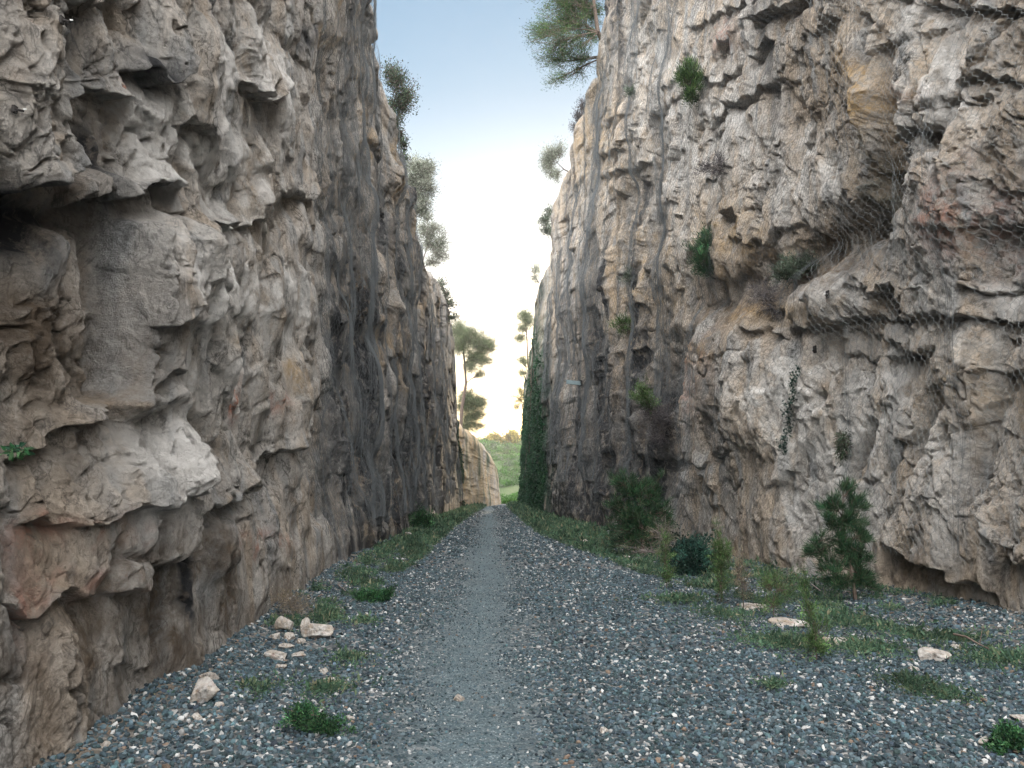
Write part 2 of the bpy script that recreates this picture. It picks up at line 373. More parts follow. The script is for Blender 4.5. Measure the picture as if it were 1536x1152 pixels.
def make_cliff(name, plan, side, Hf, batter, feat, colf, W, seed, ncol, nrow, material, smooth_px=True):
    s, P = interp_plan(plan)
    sd = np.linspace(0, s[-1], 24000)
    X = np.interp(sd, s, P[:, 0]); Y = np.interp(sd, s, P[:, 1])
    px, _ = proj(X, Y, 0 * X + .5)
    vis = (Y > .5)
    dpx = np.abs(np.gradient(px)) * vis; dpx = np.where((px < -60) | (px > 1596), np.minimum(dpx, .12), dpx)
    dpx = np.minimum(dpx, 1.3)
    rate = dpx + 120 * np.gradient(sd) / s[-1] * .9
    cum = np.concatenate([[0], np.cumsum((rate[1:] + rate[:-1]) / 2)])
    ss = np.interp(np.linspace(0, cum[-1], ncol), cum, sd)
    bx = np.interp(ss, sd, X); by = np.interp(ss, sd, Y)
    # inward normals, smoothed
    tx = np.gradient(X, sd); ty = np.gradient(Y, sd); 
    K = 241; ker = np.ones(K) / K
    tx = np.convolve(np.pad(tx, K // 2, 'edge'), ker, 'valid'); ty = np.convolve(np.pad(ty, K // 2, 'edge'), ker, 'valid')
    ln = np.hypot(tx, ty); tx /= ln; ty /= ln
    nx = np.interp(ss, sd, ty * side); ny = np.interp(ss, sd, -tx * side)
    H = Hf(ss, bx, by)
    zc = np.clip(1.6 + .76 * np.maximum(by, 1.5), 3, None); zc = np.minimum(zc, H)
    fr = np.where(zc < H - .2, .84, 1.0)
    r = np.linspace(0, 1, nrow)[:, None]
    frb = np.minimum(fr, .999)
    z = np.where(r < frb, -.45 + (zc + .45) * r / frb, zc + (H - zc) * (r - frb) / (1 - frb))
    Sg = np.broadcast_to(ss, z.shape); BX = np.broadcast_to(bx, z.shape); BY = np.broadcast_to(by, z.shape)
    NX = np.broadcast_to(nx, z.shape); NY = np.broadcast_to(ny, z.shape)
    HH = np.broadcast_to(H, z.shape)
    bt = batter(z)
    x0 = BX - NX * bt; y0 = BY - NY * bt
    ppx, ppy = proj(x0, y0, z)
    # irregular outlines for the hand-placed features
    qx = ppx + W.wob * fbm(Sg / .6, z / .6, seed + 200, 4) * np.clip(9 / np.maximum(BY, 2), .3, 1.6)
    qy = ppy + W.wob * fbm(Sg / .6 + 31, z / .6, seed + 210, 4) * np.clip(9 / np.maximum(BY, 2), .3, 1.6)
    front = (BY > 2.0)
    hs = np.maximum(np.broadcast_to(np.gradient(ss), z.shape), np.gradient(z, axis=0))
    D = rock_D(Sg, z, seed, W, hs)
    amp = sstep(-.4, .5, z) * .6 + .4
    D = D * amp + np.where(front, feat(qx, qy, Sg, z), 0)
    low = 1 - sstep(.3, 1.9, z); D = np.where(D < 0, D * (1 - .72 * low), D * (1 - .25 * low))
    for ax in (0, 1):
        D = .5 * D + .25 * (np.concatenate([D.take([0], ax), D.take(range(D.shape[ax] - 1), ax)], ax) + np.concatenate([D.take(range(1, D.shape[ax]), ax), D.take([-1], ax)], ax))
    # rounded, broken brow at the top
    top = np.clip((z - (HH - 1.2)) / 1.2, 0, 1); D = D - .5 * top ** 3
    x = x0 + NX * D; y = y0 + NY * D; zz = z + .12 * fbm(Sg / .5, z / .5, seed + 300, 3) * sstep(0, 1, z)
    Acol = np.zeros(z.shape + (3,)); Bcol = np.zeros(z.shape + (3,))
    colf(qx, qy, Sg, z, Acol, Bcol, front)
    # plateau behind the brow
    offs = [.25, .6, 1.2, 2.2, 4, 7, 12, 20, 34, 60]
    ex, ey, ez = [], [], []
    bx1 = x[-1]; by1 = y[-1]
    ox = np.interp(ss, sd, np.convolve(np.pad(tx, 1600, 'edge'), np.ones(3201) / 3201, 'valid')); oy = np.interp(ss, sd, np.convolve(np.pad(ty, 1600, 'edge'), np.ones(3201) / 3201, 'valid'))
    for o in offs:
        ex.append(bx1 - oy * side * o); ey.append(by1 + ox * side * o)
        ez.append(zz[-1] + .10 * min(o, 8) + W.rise * o / 60 + .35 * fbm(ss / 2 + o, np.full(ss.shape, o * .7), seed + 320, 3) * min(1, o))
    x = np.vstack([x] + [a[None] for a in ex]); y = np.vstack([y] + [a[None] for a in ey]); zz = np.vstack([zz] + [a[None] for a in ez])
    pad = np.zeros((len(offs), ncol, 3)); Ac = np.concatenate([Acol, pad]); Bc = np.concatenate([Bcol, pad + np.array([0, .3, .6])])
    nr = nrow + len(offs)
    V = np.stack([x, y, zz], -1).reshape(-1, 3)
    i = np.arange(ncol - 1); j = np.arange(nr - 1)[:, None]
    a = j * ncol + i
    Fq = np.stack([a, a + 1, a + 1 + ncol, a + ncol], -1).reshape(-1, 4)
    if side > 0: Fq = Fq[:, ::-1]
    Wd = poly_mesh(name, V, Fq, material, smooth=True, cols={'A': Ac.reshape(-1, 3), 'B': Bc.reshape(-1, 3)})
    tag(Wd, kind='structure')
    W.x, W.y, W.z, W.ss, W.nx, W.ny = x[:nrow], y[:nrow], zz[:nrow], ss, nx, ny
    W.by = by; W.bx = bx; W.H = H; W.ymax = max(p[1] for p in plan if abs(p[0]) < 6.7) - 1.2; W.batter = batter; W.D = D; W.zn = z; W.obj = Wd; W.V = V; W.F = Fq
    return W

# --- left cliff
LL = Wall(); LL.ang = True; LL.fine = .55; LL.fL = .29; LL.mic = .6; LL.crack = 1.0; LL.lu = .90; LL.lv = 1.50; LL.wob = 3.5; LL.vert = .028; LL.big = .17; LL.s0 = 65; LL.f0 = 13; LL.f1 = 18; LL.fg = 1.0; LL.rib = lambda s: .12 + .42 * sstep(17, 24, s - 65); LL.bed = 1.15; LL.bedamp = .07; LL.fa = .66; LL.rise = 3
planL = [(-60, -9), (-12, -8.5), (-3.6, -8), (-2.9, -5), (-2.6, 0), (-2.55, 4), (-2.6, 7), (-3.1, 11), (-3.35, 14), (-3.6, 19), (-3.85, 28), (-3.95, 40), (-3.95, 52), (-3.9, 61.5), (-4.6, 62.6), (-12, 64), (-50, 70)]
def HL(s, bx, by):
    return np.interp(by, [-9, 10, 22, 29, 38, 40, 45, 55, 59, 61.5, 62.5, 70], [15, 17, 17.2, 14.8, 14.3, 13.4, 14.6, 15.2, 13.8, 11.5, 9, 6]) + .5 * fbm(s / 2.5, s * 0, 901, 3)
def featL(px, py, s, z):
    D = 0 * px
    D += ledge(px, py, [(30, 905), (120, 893), (190, 882), (225, 860), (262, 800), (300, 775), (350, 745), (392, 735), (402, 700), (450, 665), (494, 612)], .12, 70, .17, 60)
    D += ledge(px, py, [(60, 790), (190, 768), (270, 738), (295, 718)], .10, 60, .10, 20)
    D += ledge(px, py, [(-60, 320), (0, 305), (60, 298), (118, 262), (135, 215)], .18, 130, .18, 60, 8)
    D += ledge(px, py, [(125, 300), (200, 292), (266, 282)], .14, 110, .16, 50, 8)
    D += ledge(px, py, [(128, 155), (165, 152), (205, 156)], .10, 40, .16, 18, 8)
    D += ledge(px, py, [(203, 112), (240, 118), (268, 90)], .16, 60, .16, 30, 8)
    D += ledge(px, py, [(358, 125), (375, 142), (408, 152), (418, 130)], .22, 45, .20, 30, 6)
    D += ledge(px, py, [(268, 180), (300, 186), (340, 198)], .10, 30, .12, 14, 8)
    D += ledge(px, py, [(430, 290), (486, 298)], .12, 40, .16, 20, 8)
    D += ledge(px, py, [(330, 345), (360, 340), (392, 332)], .10, 30, .15, 20, 8)
    D += ledge(px, py, [(190, 478), (225, 472), (250, 462)], .10, 40, .12, 20, 8)
    D += ledge(px, py, [(205, 572), (240, 556), (262, 552)], .06, 30, .10, 14, 8)
    D += ledge(px, py, [(60, 690), (120, 655), (176, 610)], .16, 60, .10, 30, 8)
    D += ledge(px, py, [(170, 1010), (200, 1000), (246, 995)], .10, 50, .10, 30, 8)
    D += vedge(px, py, [(335, 196), (440, 192), (520, 190), (570, 188), (612, 172)], .28, 120, .22, 90)
    D -= vedge(px, py, [(838, 246), (1060, 246)], .28, 22, -.14, 40)
    D -= vedge(px, py, [(850, 340), (960, 340)], .22, 12, -.16, 40)
    D -= vedge(px, py, [(0, 130), (200, 131), (265, 120)], .35, 60, -.10, 60)
    D -= vedge(px, py, [(60, 489), (300, 487), (480, 492), (612, 494)], .40, 60, -.10, 40)
    D -= vedge(px, py, [(612, 480), (700, 474), (790, 470)], .30, 60, -.04, 40)
    D -= vedge(px, py, [(170, 203), (280, 272), (340, 262)], .14, 40, -.10, 40)
    D -= vedge(px, py, [(870, 160), (1000, 152), (1110, 148)], .20, 16, -.12, 40)
    D -= vedge(px, py, [(250, 400), (400, 396), (560, 392), (690, 398)], .14, 14, -.10, 40)
    D += -.75 * gauss(px, py, 5, 400, 34, 110) - .28 * gauss(px, py, 70, 330, 90, 26, -.1)
    D += .18 * gauss(px, py, 225, 700, 60, 90) + .16 * gauss(px, py, 45, 120, 60, 110)
    D += groove(px, py, [(50, 765), (110, 725), (180, 672)], 2.4, .05) + groove(px, py, [(345, 475), (370, 450)], 2, .05) + groove(px, py, [(355, 560), (362, 520)], 2, .05) + groove(px, py, [(452, 552), (482, 534)], 1.6, .06) + groove(px, py, [(395, 612), (412, 585)], 1.6, .05)
    D += groove(px, py, [(400, 130), (398, 200), (402, 260)], 4, .22) + groove(px, py, [(395, 205), (404, 255)], 6, .25)
    # pulls of the netted face
    for x, w_, d_ in ((512, 6, .15), (545, 7, .2), (598, 5, .2), (632, 4, .25), (662, 3, .3)):
        D += -d_ * np.exp(-((px - x + .02 * (py - 400)) / w_) ** 2) * sstep(60, 200, py)
    D += .45 * gauss(px, py, 590, 265, 13, 28) * (py < 288) + .3 * gauss(px, py, 612, 290, 6, 22) * (py < 306)
    return np.clip(D, -1.4, .75)
def colL(px, py, s, z, A, B, front):
    n = .6 + .8 * fbm(s / .7, z / .7, 555, 4)
    g = lambda *a: gauss(px, py, *a) * n * front
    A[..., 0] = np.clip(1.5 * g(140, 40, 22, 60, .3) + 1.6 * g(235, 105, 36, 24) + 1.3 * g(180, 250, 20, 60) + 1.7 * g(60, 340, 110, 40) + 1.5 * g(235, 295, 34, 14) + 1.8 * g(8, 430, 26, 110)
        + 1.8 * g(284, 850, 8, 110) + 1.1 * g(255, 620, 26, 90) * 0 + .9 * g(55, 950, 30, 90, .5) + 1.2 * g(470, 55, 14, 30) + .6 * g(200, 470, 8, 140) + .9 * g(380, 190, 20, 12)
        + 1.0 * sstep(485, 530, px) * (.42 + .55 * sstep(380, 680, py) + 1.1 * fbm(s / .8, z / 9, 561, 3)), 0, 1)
    A[..., 1] = np.clip(1.6 * g(110, 530, 75, 150) + 1.3 * g(120, 860, 90, 80) + 1.2 * g(60, 980, 60, 90) + .8 * g(260, 900, 70, 110) + .8 * g(330, 850, 60, 80) + .6 * g(150, 230, 24, 70) + .8 * g(60, 1050, 100, 90) + .75 * front * sstep(740, 960, py) * sstep(0, 1, 480 - px) * (.5 + fbm(s / .8, z / .8, 557, 3)), 0, 1)
    A[..., 2] = np.clip(2 * g(372, 595, 8, 34) + 2 * g(426, 604, 6, 14) + 1.6 * g(198, 132, 8, 12) + 1.4 * g(120, 800, 60, 24) + 1.3 * g(110, 870, 50, 20) + g(55, 910, 20, 60) + 1.3 * g(300, 690, 30, 14) * .6 + g(400, 812, 30, 14), 0, 1)
    B[..., 0] = np.clip(1.5 * g(235, 210, 34, 80) + 1.4 * g(215, 690, 60, 90) + 1.3 * g(205, 820, 22, 50) + 1.4 * g(22, 925, 16, 40) + 1.2 * g(400, 90, 60, 60) + 1.5 * g(320, 480, 110, 160) + 1.2 * g(330, 200, 110, 160) + 1.0 * g(180, 860, 50, 20) + .9 * g(60, 160, 60, 90) + 1.0 * g(430, 470, 30, 60)
        + .9 * g(545, 150, 40, 160) * fbm(s / .9, z / 5, 571, 3), 0, 1)
    B[..., 1] = np.clip(1.6 * g(345, 505, 18, 18) + .8 * g(310, 660, 26, 40) + .7 * g(190, 220, 10, 30) + .9 * g(445, 560, 14, 30) + .8 * g(600, 265, 16, 40) + .5 * (fbm(s / 2.5, z / 5, 573, 3) > .3) * sstep(500, 560, px), 0, 1)
    B[..., 2] = np.clip(1.2 * g(694, 680, 6, 60) + .8 * g(690, 720, 8, 30), 0, 1)
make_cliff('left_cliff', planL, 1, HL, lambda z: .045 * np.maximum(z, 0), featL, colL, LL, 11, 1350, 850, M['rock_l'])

# --- right cliff
RR = Wall(); RR.ang = False; RR.fine = .72; RR.fL = .36; RR.mic = .75; RR.crack = .9; RR.lu = 1.05; RR.lv = 1.45; RR.wob = 5.0; RR.vert = .03; RR.big = .28; RR.s0 = 61; RR.f0 = 17; RR.f1 = 24; RR.fg = .8; RR.rib = lambda s: .14 + .30 * sstep(22, 32, s - 61); RR.bed = 1.9; RR.bedamp = .13; RR.fa = .60; RR.rise = 16  # rise lifts the unseen right plateau to block the low sun
planR = [(60, -9), (14, -8.5), (7.2, -8), (6.6, -4), (6.3, 2), (6.05, 7), (5.8, 10), (5.35, 13), (4.6, 18), (3.95, 24), (3.35, 29), (2.75, 35), (2.05, 43), (1.45, 55), (.95, 66), (.72, 74), (1.0, 76.2), (6, 78), (50, 84)]
def HR(s, bx, by):
    return np.interp(by, [-9, 20, 31, 36, 43, 52, 62, 70, 75, 90], [23.5, 23, 22.5, 20.5, 19.6, 17.6, 15.2, 12.6, 11, 9]) + .5 * fbm(s / 2.5, s * 0, 905, 3)
def featR(px, py, s, z):
    D = 0 * px
    for pl, a, La, b, Lb in (
        ([(1143, 38), (1180, 16), (1232, -10)], .16, 60, .40, 16), ([(1030, 42), (1130, 5)], .10, 40, .12, 10), ([(1128, 92), (1166, 58)], .12, 40, .28, 14), ([(1060, 192), (1082, 168), (1118, 148), (1162, 122)], .10, 50, .22, 14),
        ([(1066, 132), (1114, 98)], .08, 30, .22, 7), ([(886, 238), (930, 225), (945, 226)], .14, 40, .22, 14), ([(890, 266), (925, 262), (975, 246)], .14, 40, .22, 14), ([(905, 190), (950, 172)], .12, 40, .2, 14), ([(990, 175), (1030, 130)], .06, 30, .12, 6),
        ([(1186, 496), (1240, 485), (1300, 478), (1400, 470), (1432, 476), (1470, 485), (1560, 480)], .09, 90, .20, 13),
        ([(1358, 213), (1390, 198), (1430, 188)], .16, 50, .50, 20), ([(1300, 428), (1345, 432)], .12, 40, .45, 26), ([(1395, 0), (1430, 12), (1560, 20)], .1, 40, .30, 14), ([(1455, 122), (1560, 110)], .10, 60, .20, 12), ([(1455, 435), (1500, 430), (1560, 430)], .08, 30, .16, 12),
        ([(1130, 492), (1180, 500)], .1, 20, .18, 14), ([(1320, 535), (1380, 530), (1400, 520)], .10, 40, .16, 16), ([(1340, 660), (1380, 640)], .1, 40, .14, 16), ([(1330, 810), (1400, 855), (1436, 850)], .14, 60, .16, 40), ([(1040, 690), (1068, 700), (1110, 668)], .05, 30, .12, 10), ([(985, 688), (1020, 690)], .10, 30, .2, 20),
        ([(1095, 360), (1150, 365), (1190, 330)], .08, 30, .12, 14)):
        D += ledge(px, py, pl, a, La, b, Lb, 6)
    D += groove(px, py, [(1352, 170), (1345, 230), (1325, 300), (1290, 345)], 20, .50)
    D += groove(px, py, [(1285, 345), (1240, 375), (1190, 405), (1120, 430), (1075, 455)], 34, .48)
    D += groove(px, py, [(1170, 440), (1165, 478)], 18, .35)
    D += .36 * gauss(px, py, 1306, 120, 34, 85, -.2) - .35 * gauss(px, py, 1350, 150, 12, 70)
    D += .35 * gauss(px, py, 1245, 445, 62, 38) + .25 * gauss(px, py, 1450, 560, 60, 70) + .3 * gauss(px, py, 1440, 320, 60, 120) + .2 * gauss(px, py, 1430, 130, 60, 80)
    D += .35 * gauss(px, py, 1105, 590, 60, 90) + .25 * gauss(px, py, 1210, 560, 50, 80) + .3 * gauss(px, py, 1390, 780, 60, 120)
    D += vedge(px, py, [(500, 1046), (560, 1036), (650, 1036), (760, 1042), (850, 1052)], .20, 60, .50, 46)
    D += groove(px, py, [(1058, 575), (1066, 640), (1075, 690), (1112, 655)], 3, .14) + groove(px, py, [(1082, 545), (1090, 600)], 3, .10)
    D += groove(px, py, [(1290, 640), (1275, 690), (1262, 770)], 10, .35) + groove(px, py, [(1400, 590), (1376, 660), (1372, 720)], 10, .25) + groove(px, py, [(1500, 520), (1480, 620), (1462, 740)], 14, .28) + groove(px, py, [(1440, 0), (1455, 110)], 8, .18)
    D += groove(px, py, [(1062, 120), (1068, 260)], 5, .1) + groove(px, py, [(1165, 120), (1210, 190)], 4, .1) + groove(px, py, [(1080, 250), (1078, 60)], 3, .08)
    for x, w_, d_ in ((985, 10, .28), (945, 9, .22), (905, 8, .3), (875, 6, .2), (850, 6, .25), (822, 4, .3)):
        D += -d_ * np.exp(-((px - x - .05 * (400 - py)) / w_) ** 2) * sstep(120, 300, py)
    D += -.7 * gauss(px, py, 1020, 640, 20, 60) * 0 + .45 * gauss(px, py, 985, 672, 9, 18)
    return np.clip(D, -1.2, .8)
def colR(px, py, s, z, A, B, front):
    n = .6 + .8 * fbm(s / .8, z / .8, 655, 4)
    g = lambda *a: gauss(px, py, *a) * n * front
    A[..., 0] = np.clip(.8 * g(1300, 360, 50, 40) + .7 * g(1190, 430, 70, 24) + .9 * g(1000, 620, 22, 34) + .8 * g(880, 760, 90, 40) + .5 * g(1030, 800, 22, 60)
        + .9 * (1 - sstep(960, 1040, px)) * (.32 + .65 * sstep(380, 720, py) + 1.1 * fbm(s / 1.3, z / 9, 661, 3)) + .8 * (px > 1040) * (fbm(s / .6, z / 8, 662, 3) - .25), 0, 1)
    A[..., 1] = np.clip(1.4 * g(1200, 400, 130, 60, -.5) + 1.2 * g(1330, 250, 26, 70) + 1.1 * g(1090, 450, 50, 70) + .9 * g(1400, 880, 90, 60) + 1.0 * g(1120, 830, 80, 60) + .7 * g(930, 640, 70, 110) + .6 * g(1400, 560, 40, 50), 0, 1)
    A[..., 2] = np.clip(.8 * g(1495, 320, 46, 70) + .6 * g(1440, 340, 24, 50) + 1.0 * g(1088, 55, 22, 26) + 1.0 * g(1385, 325, 14, 40) + .8 * g(1055, 560, 30, 50) + .7 * g(1380, 140, 30, 20), 0, 1)
    B[..., 0] = np.clip(1.0 * g(1350, 340, 24, 80) + 1.2 * g(1200, 260, 60, 60) + .9 * g(1100, 130, 40, 90) + 1.0 * g(1180, 600, 60, 90) + 1.0 * g(1240, 440, 60, 30) + 1.2 * g(1500, 440, 40, 20) + 1.1 * g(1260, 640, 60, 120) + 1.2 * g(1430, 110, 90, 120) + 1.0 * g(1400, 620, 120, 160) + .9 * g(1000, 300, 110, 160) + .9 * g(1195, 780, 26, 50) + .7 * g(1000, 100, 60, 80), 0, 1)
    B[..., 1] = np.clip(1.1 * g(1306, 130, 34, 85, -.2) + 1.2 * g(1060, 530, 34, 24) + 1.0 * g(1390, 100, 26, 40) + .9 * g(1160, 470, 70, 16) + .9 * g(960, 420, 60, 120) + .7 * g(1440, 590, 60, 60) + .8 * g(900, 210, 60, 90) + 1.0 * g(1090, 350, 50, 60), 0, 1)
    B[..., 2] = np.clip(2.2 * g(803, 620, 17, 150) + .9 * g(812, 740, 22, 60) + .6 * g(1310, 260, 22, 50), 0, 1)
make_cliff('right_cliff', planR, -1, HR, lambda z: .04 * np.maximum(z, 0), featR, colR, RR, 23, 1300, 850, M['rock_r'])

# --- lower outcrop past the end of the left cliff
OO = Wall(); OO.ang = False; OO.fine = 1.0; OO.fL = .34; OO.mic = 1.0; OO.crack = .5; OO.lu = .85; OO.lv = 1.25; OO.wob = 5.0; OO.vert = .03; OO.big = .2; OO.s0 = 0; OO.f0 = 0; OO.f1 = 1; OO.fg = .5; OO.rib = lambda s: .5 + 0 * s; OO.bed = 1.2; OO.bedamp = .12; OO.fa = .8; OO.rise = 2
planO = [(-30, 66), (-7, 65.2), (-4.1, 65), (-3.7, 66.5), (-3.4, 70), (-2.8, 76), (-1.75, 84), (-1.2, 88), (-1.6, 91), (-6, 95), (-40, 104)]
def HO(s, bx, by):
    return np.interp(by, [60, 66, 72, 78, 84, 88, 92, 100], [7.5, 7.3, 7.0, 6.6, 5.4, 3.4, 2.8, 3]) + .3 * fbm(s / 2.0, s * 0, 915, 3)
def colO(px, py, s, z, A, B, front):
    A[..., 0] = np.clip(.8 * fbm(s / 1.2, z / 6, 761, 3), 0, 1)
    B[..., 1] = np.clip(.7 + fbm(s / 1.2, z / 4, 762, 3), 0, 1)
    B[..., 2] = np.clip(2.5 * (fbm(s / 1.6, z / 9, 763, 3) - .15), 0, 1)
make_cliff('far_outcrop', planO, 1, HO, lambda z: .06 * np.maximum(z, 0), lambda px, py, s, z: 0 * px, colO, OO, 37, 300, 200, M['rock_far'])

# ---------------------------------------------------------------- ground
yb = np.linspace(-8, 90, 400)
XLb = np.interp(yb, [p[1] for p in planL[2:14]], [p[0] for p in planL[2:14]])
XRb = np.interp(yb, [p[1] for p in planR[2:16]], [p[0] for p in planR[2:16]])
def edges(y): return np.interp(y, yb, XLb), np.interp(y, yb, XRb)
def path_x(y): return .07 * np.sin(np.asarray(y) * .55) + .04 * np.sin(np.asarray(y) * 1.3 + 1) - .15 - .024 * np.maximum(y, 0) - .00006 * np.maximum(y, 0) ** 2
def ground_z(x, y):
    xl, xr = edges(y)
    inside = (y < 80)
    dl = x - xl; dr = xr - x
    talus = .16 * np.exp(-np.maximum(dl, 0) / .5) + .22 * np.exp(-np.maximum(dr, 0) / .8)
    g = np.where(inside, talus, 0) * np.clip((85 - y) / 10, 0, 1)
    g = g + .035 * fbm(x / 1.3, y / 1.3, 5, 3) + .014 * fbm(x / .25, y / .25, 8, 3) - .03 * np.exp(-((x - path_x(y)) / .55) ** 2)
    # low hill beyond the end of the cutting
    ry = np.clip((y - 118) / 95, 0, 1)
    hill = 14.5 * ry * ry * (3 - 2 * ry) + 5 * np.clip((y - 210) / 200, 0, 3)
    hill = hill * (1 + .10 * fbm(x / 40, y / 40, 60, 3)) + ry * 2.2 * fbm(x / 16, y / 16, 61, 4)
    bank = np.clip((y - 93) / 30, 0, 1) * 1.0
    drop = -1.3 * sstep(92, 104, y) 
    return g + np.where(y > 90, hill + drop, 0)
def grid_lines():
    xs = np.concatenate([-np.geomspace(1500, 9, 40), np.linspace(-8.5, 9.5, 361), np.geomspace(10, 1500, 40)])
    ys = np.concatenate([[-900, -200, -60, -20], np.linspace(-9, 3, 60), 3 + np.cumsum(np.geomspace(.03, .9, 330)), ])
    ys = np.concatenate([ys, np.geomspace(ys[-1] + 1, 3000, 120)])
    return xs, ys
xs, ys = grid_lines()
GX, GY = np.meshgrid(xs, ys); GZ = ground_z(GX, GY)
nx_, ny_ = len(xs), len(ys)
Vg = np.stack([GX, GY, GZ], -1).reshape(-1, 3)
ii = np.arange(nx_ - 1); jj = np.arange(ny_ - 1)[:, None]; a_ = jj * nx_ + ii
Fg = np.stack([a_, a_ + 1, a_ + 1 + nx_, a_ + nx_], -1).reshape(-1, 4)
# masks: R = trodden path, G = earth/verge, B = hill
pathw = .60 + .16 * fbm(GX / .5, GY / 1.4, 66, 3)
pathm = np.exp(-((GX - path_x(GY)) / pathw) ** 2) * (GY < 120)
xl_, xr_ = edges(GY)
earth = np.clip(np.maximum(1 - (GX - xl_) / 1.0, 1 - (xr_ - GX) / 1.6), 0, 1) * (GY < 95)
hillm = sstep(88, 98, GY)
mg, t, b = mat('ground')
tc = nd(t, 'ShaderNodeTexCoord'); P = tc.outputs['Object']
A = nd(t, 'ShaderNodeAttribute', attribute_name='A'); sa = nd(t, 'ShaderNodeSeparateColor'); t.links.new(A.outputs['Color'], sa.inputs[0])
vor = nd(t, 'ShaderNodeTexVoronoi', Scale=26.0); t.links.new(P, vor.inputs['Vector'])
vs = nd(t, 'ShaderNodeSeparateColor'); t.links.new(vor.outputs['Color'], vs.inputs[0])
grav = cramp(t, vs.outputs[0], [(0, (.045, .055, .062)), (.45, (.09, .105, .115)), (.78, (.15, .165, .17)), (.86, (.36, .36, .35)), (1, (.5, .48, .46))])
vor2 = nd(t, 'ShaderNodeTexVoronoi', Scale=95.0); t.links.new(P, vor2.inputs['Vector'])
vs2 = nd(t, 'ShaderNodeSeparateColor'); t.links.new(vor2.outputs['Color'], vs2.inputs[0])
fine = cramp(t, vs2.outputs[1], [(0, (.045, .066, .076)), (.6, (.085, .115, .127)), (.88, (.14, .17, .18)), (1, (.30, .31, .31))])
fine = mixc(t, 1.0, fine, (.72, .78, .80), 'MULTIPLY'); grav = mixc(t, 1.0, grav, (.5, .5, .5), 'MULTIPLY')
fine = mixc(t, .5, fine, cramp(t, noise(t, P, 1.4, 8, .7), [(.35, .7), (.65, 1.15)]), 'MULTIPLY')
pm = math_(t, 'MULTIPLY', sa.outputs[0], cramp(t, noise(t, P, 5, 6, .7), [(.25, 0.55), (.55, 1.0)]), True)
c = mixc(t, pm, grav, fine)
em = math_(t, 'MULTIPLY', sa.outputs[1], cramp(t, noise(t, P, 2.2, 6, .7), [(.40, 0.0), (.58, 1.0)]), True)
c = mixc(t, em, c, cramp(t, noise(t, P, 12, 8, .75), [(.3, (.045, .038, .03)), (.6, (.13, .105, .08)), (.75, (.36, .31, .25))]))
hc = cramp(t, noise(t, P, .055, 8, .65, .5), [(.35, (.022, .045, .012)), (.58, (.045, .06, .022)), (.68, (.10, .09, .055)), (.80, (.20, .175, .12))])
c = mixc(t, sa.outputs[2], c, hc)
t.links.new(c, b.inputs['Base Color']); b.inputs['Roughness'].default_value = .85
hb = math_(t, 'ADD', math_(t, 'MULTIPLY', vor.outputs['Distance'], -1.0), math_(t, 'MULTIPLY', noise(t, P, 150, 4, .7), .4))
bp = nd(t, 'ShaderNodeBump', Strength=.7, Distance=.02); t.links.new(hb, bp.inputs['Height']); t.links.new(bp.outputs[0], b.inputs['Normal'])
ground = poly_mesh('ground', Vg, Fg, mg, smooth=True, cols={'A': np.stack([pathm, earth, hillm], -1).reshape(-1, 3)})
tag(ground, kind='structure')

# ---------------------------------------------------------------- ballast: a continuous bed of broken stone
rng = np.random.default_rng(4)
def ico():
    p = (1 + 5 ** .5) / 2
    v = np.array([(-1, p, 0), (1, p, 0), (-1, -p, 0), (1, -p, 0), (0, -1, p), (0, 1, p), (0, -1, -p), (0, 1, -p), (p, 0, -1), (p, 0, 1), (-p, 0, -1), (-p, 0, 1)]) / math.hypot(1, p)
    f = np.array([(0, 11, 5), (0, 5, 1), (0, 1, 7), (0, 7, 10), (0, 10, 11), (1, 5, 9), (5, 11, 4), (11, 10, 2), (10, 7, 6), (7, 1, 8), (3, 9, 4), (3, 4, 2), (3, 2, 6), (3, 6, 8), (3, 8, 9), (4, 9, 5), (2, 4, 11), (6, 2, 10), (8, 6, 7), (9, 8, 1)])
    return v, f
def chunk_templates(k, rng):
    v, f = ico(); out_ = []
    for _ in range(k):
        d = rng.normal(size=(7, 3)); d /= np.linalg.norm(d, axis=1)[:, None]; h = rng.uniform(.55, .95, 7)
        dots = v @ d.T; rr = np.min(np.where(dots > .05, h / np.maximum(dots, .05), 9), 1); rr = np.minimum(rr, 1.15)
        out_.append(v * rr[:, None] * rng.uniform(.9, 1.1, (12, 1)))
    return np.array(out_), f
TPL, TF = chunk_templates(24, rng)
def rot_mats(n, rng, tilt=1.0):
    q = rng.normal(size=(n, 4)) * np.array([1, tilt, tilt, 1]); q /= np.linalg.norm(q, axis=1)[:, None]
    w_, x, y, z = q.T
    return np.stack([1 - 2 * (y * y + z * z), 2 * (x * y - z * w_), 2 * (x * z + y * w_), 2 * (x * y + z * w_), 1 - 2 * (x * x + z * z), 2 * (y * z - x * w_), 2 * (x * z - y * w_), 2 * (y * z + x * w_), 1 - 2 * (x * x + y * y)], -1).reshape(n, 3, 3)
def chunks(P, size, rng, flat=.62, tilt=.35):
    n = len(P); V = TPL[rng.integers(0, len(TPL), n)]
    V = V * (np.stack([rng.uniform(.8, 1.3, n), rng.uniform(.65, 1.0, n), rng.uniform(.35, .8, n) * flat / .6], -1) * size[:, None])[:, None, :]
    V = np.einsum('nij,nkj->nki', rot_mats(n, rng, tilt), V) + P[:, None, :]
    Fc = (TF[None] + (np.arange(n) * 12)[:, None, None]).reshape(-1, 3)
    return V.reshape(-1, 3), Fc
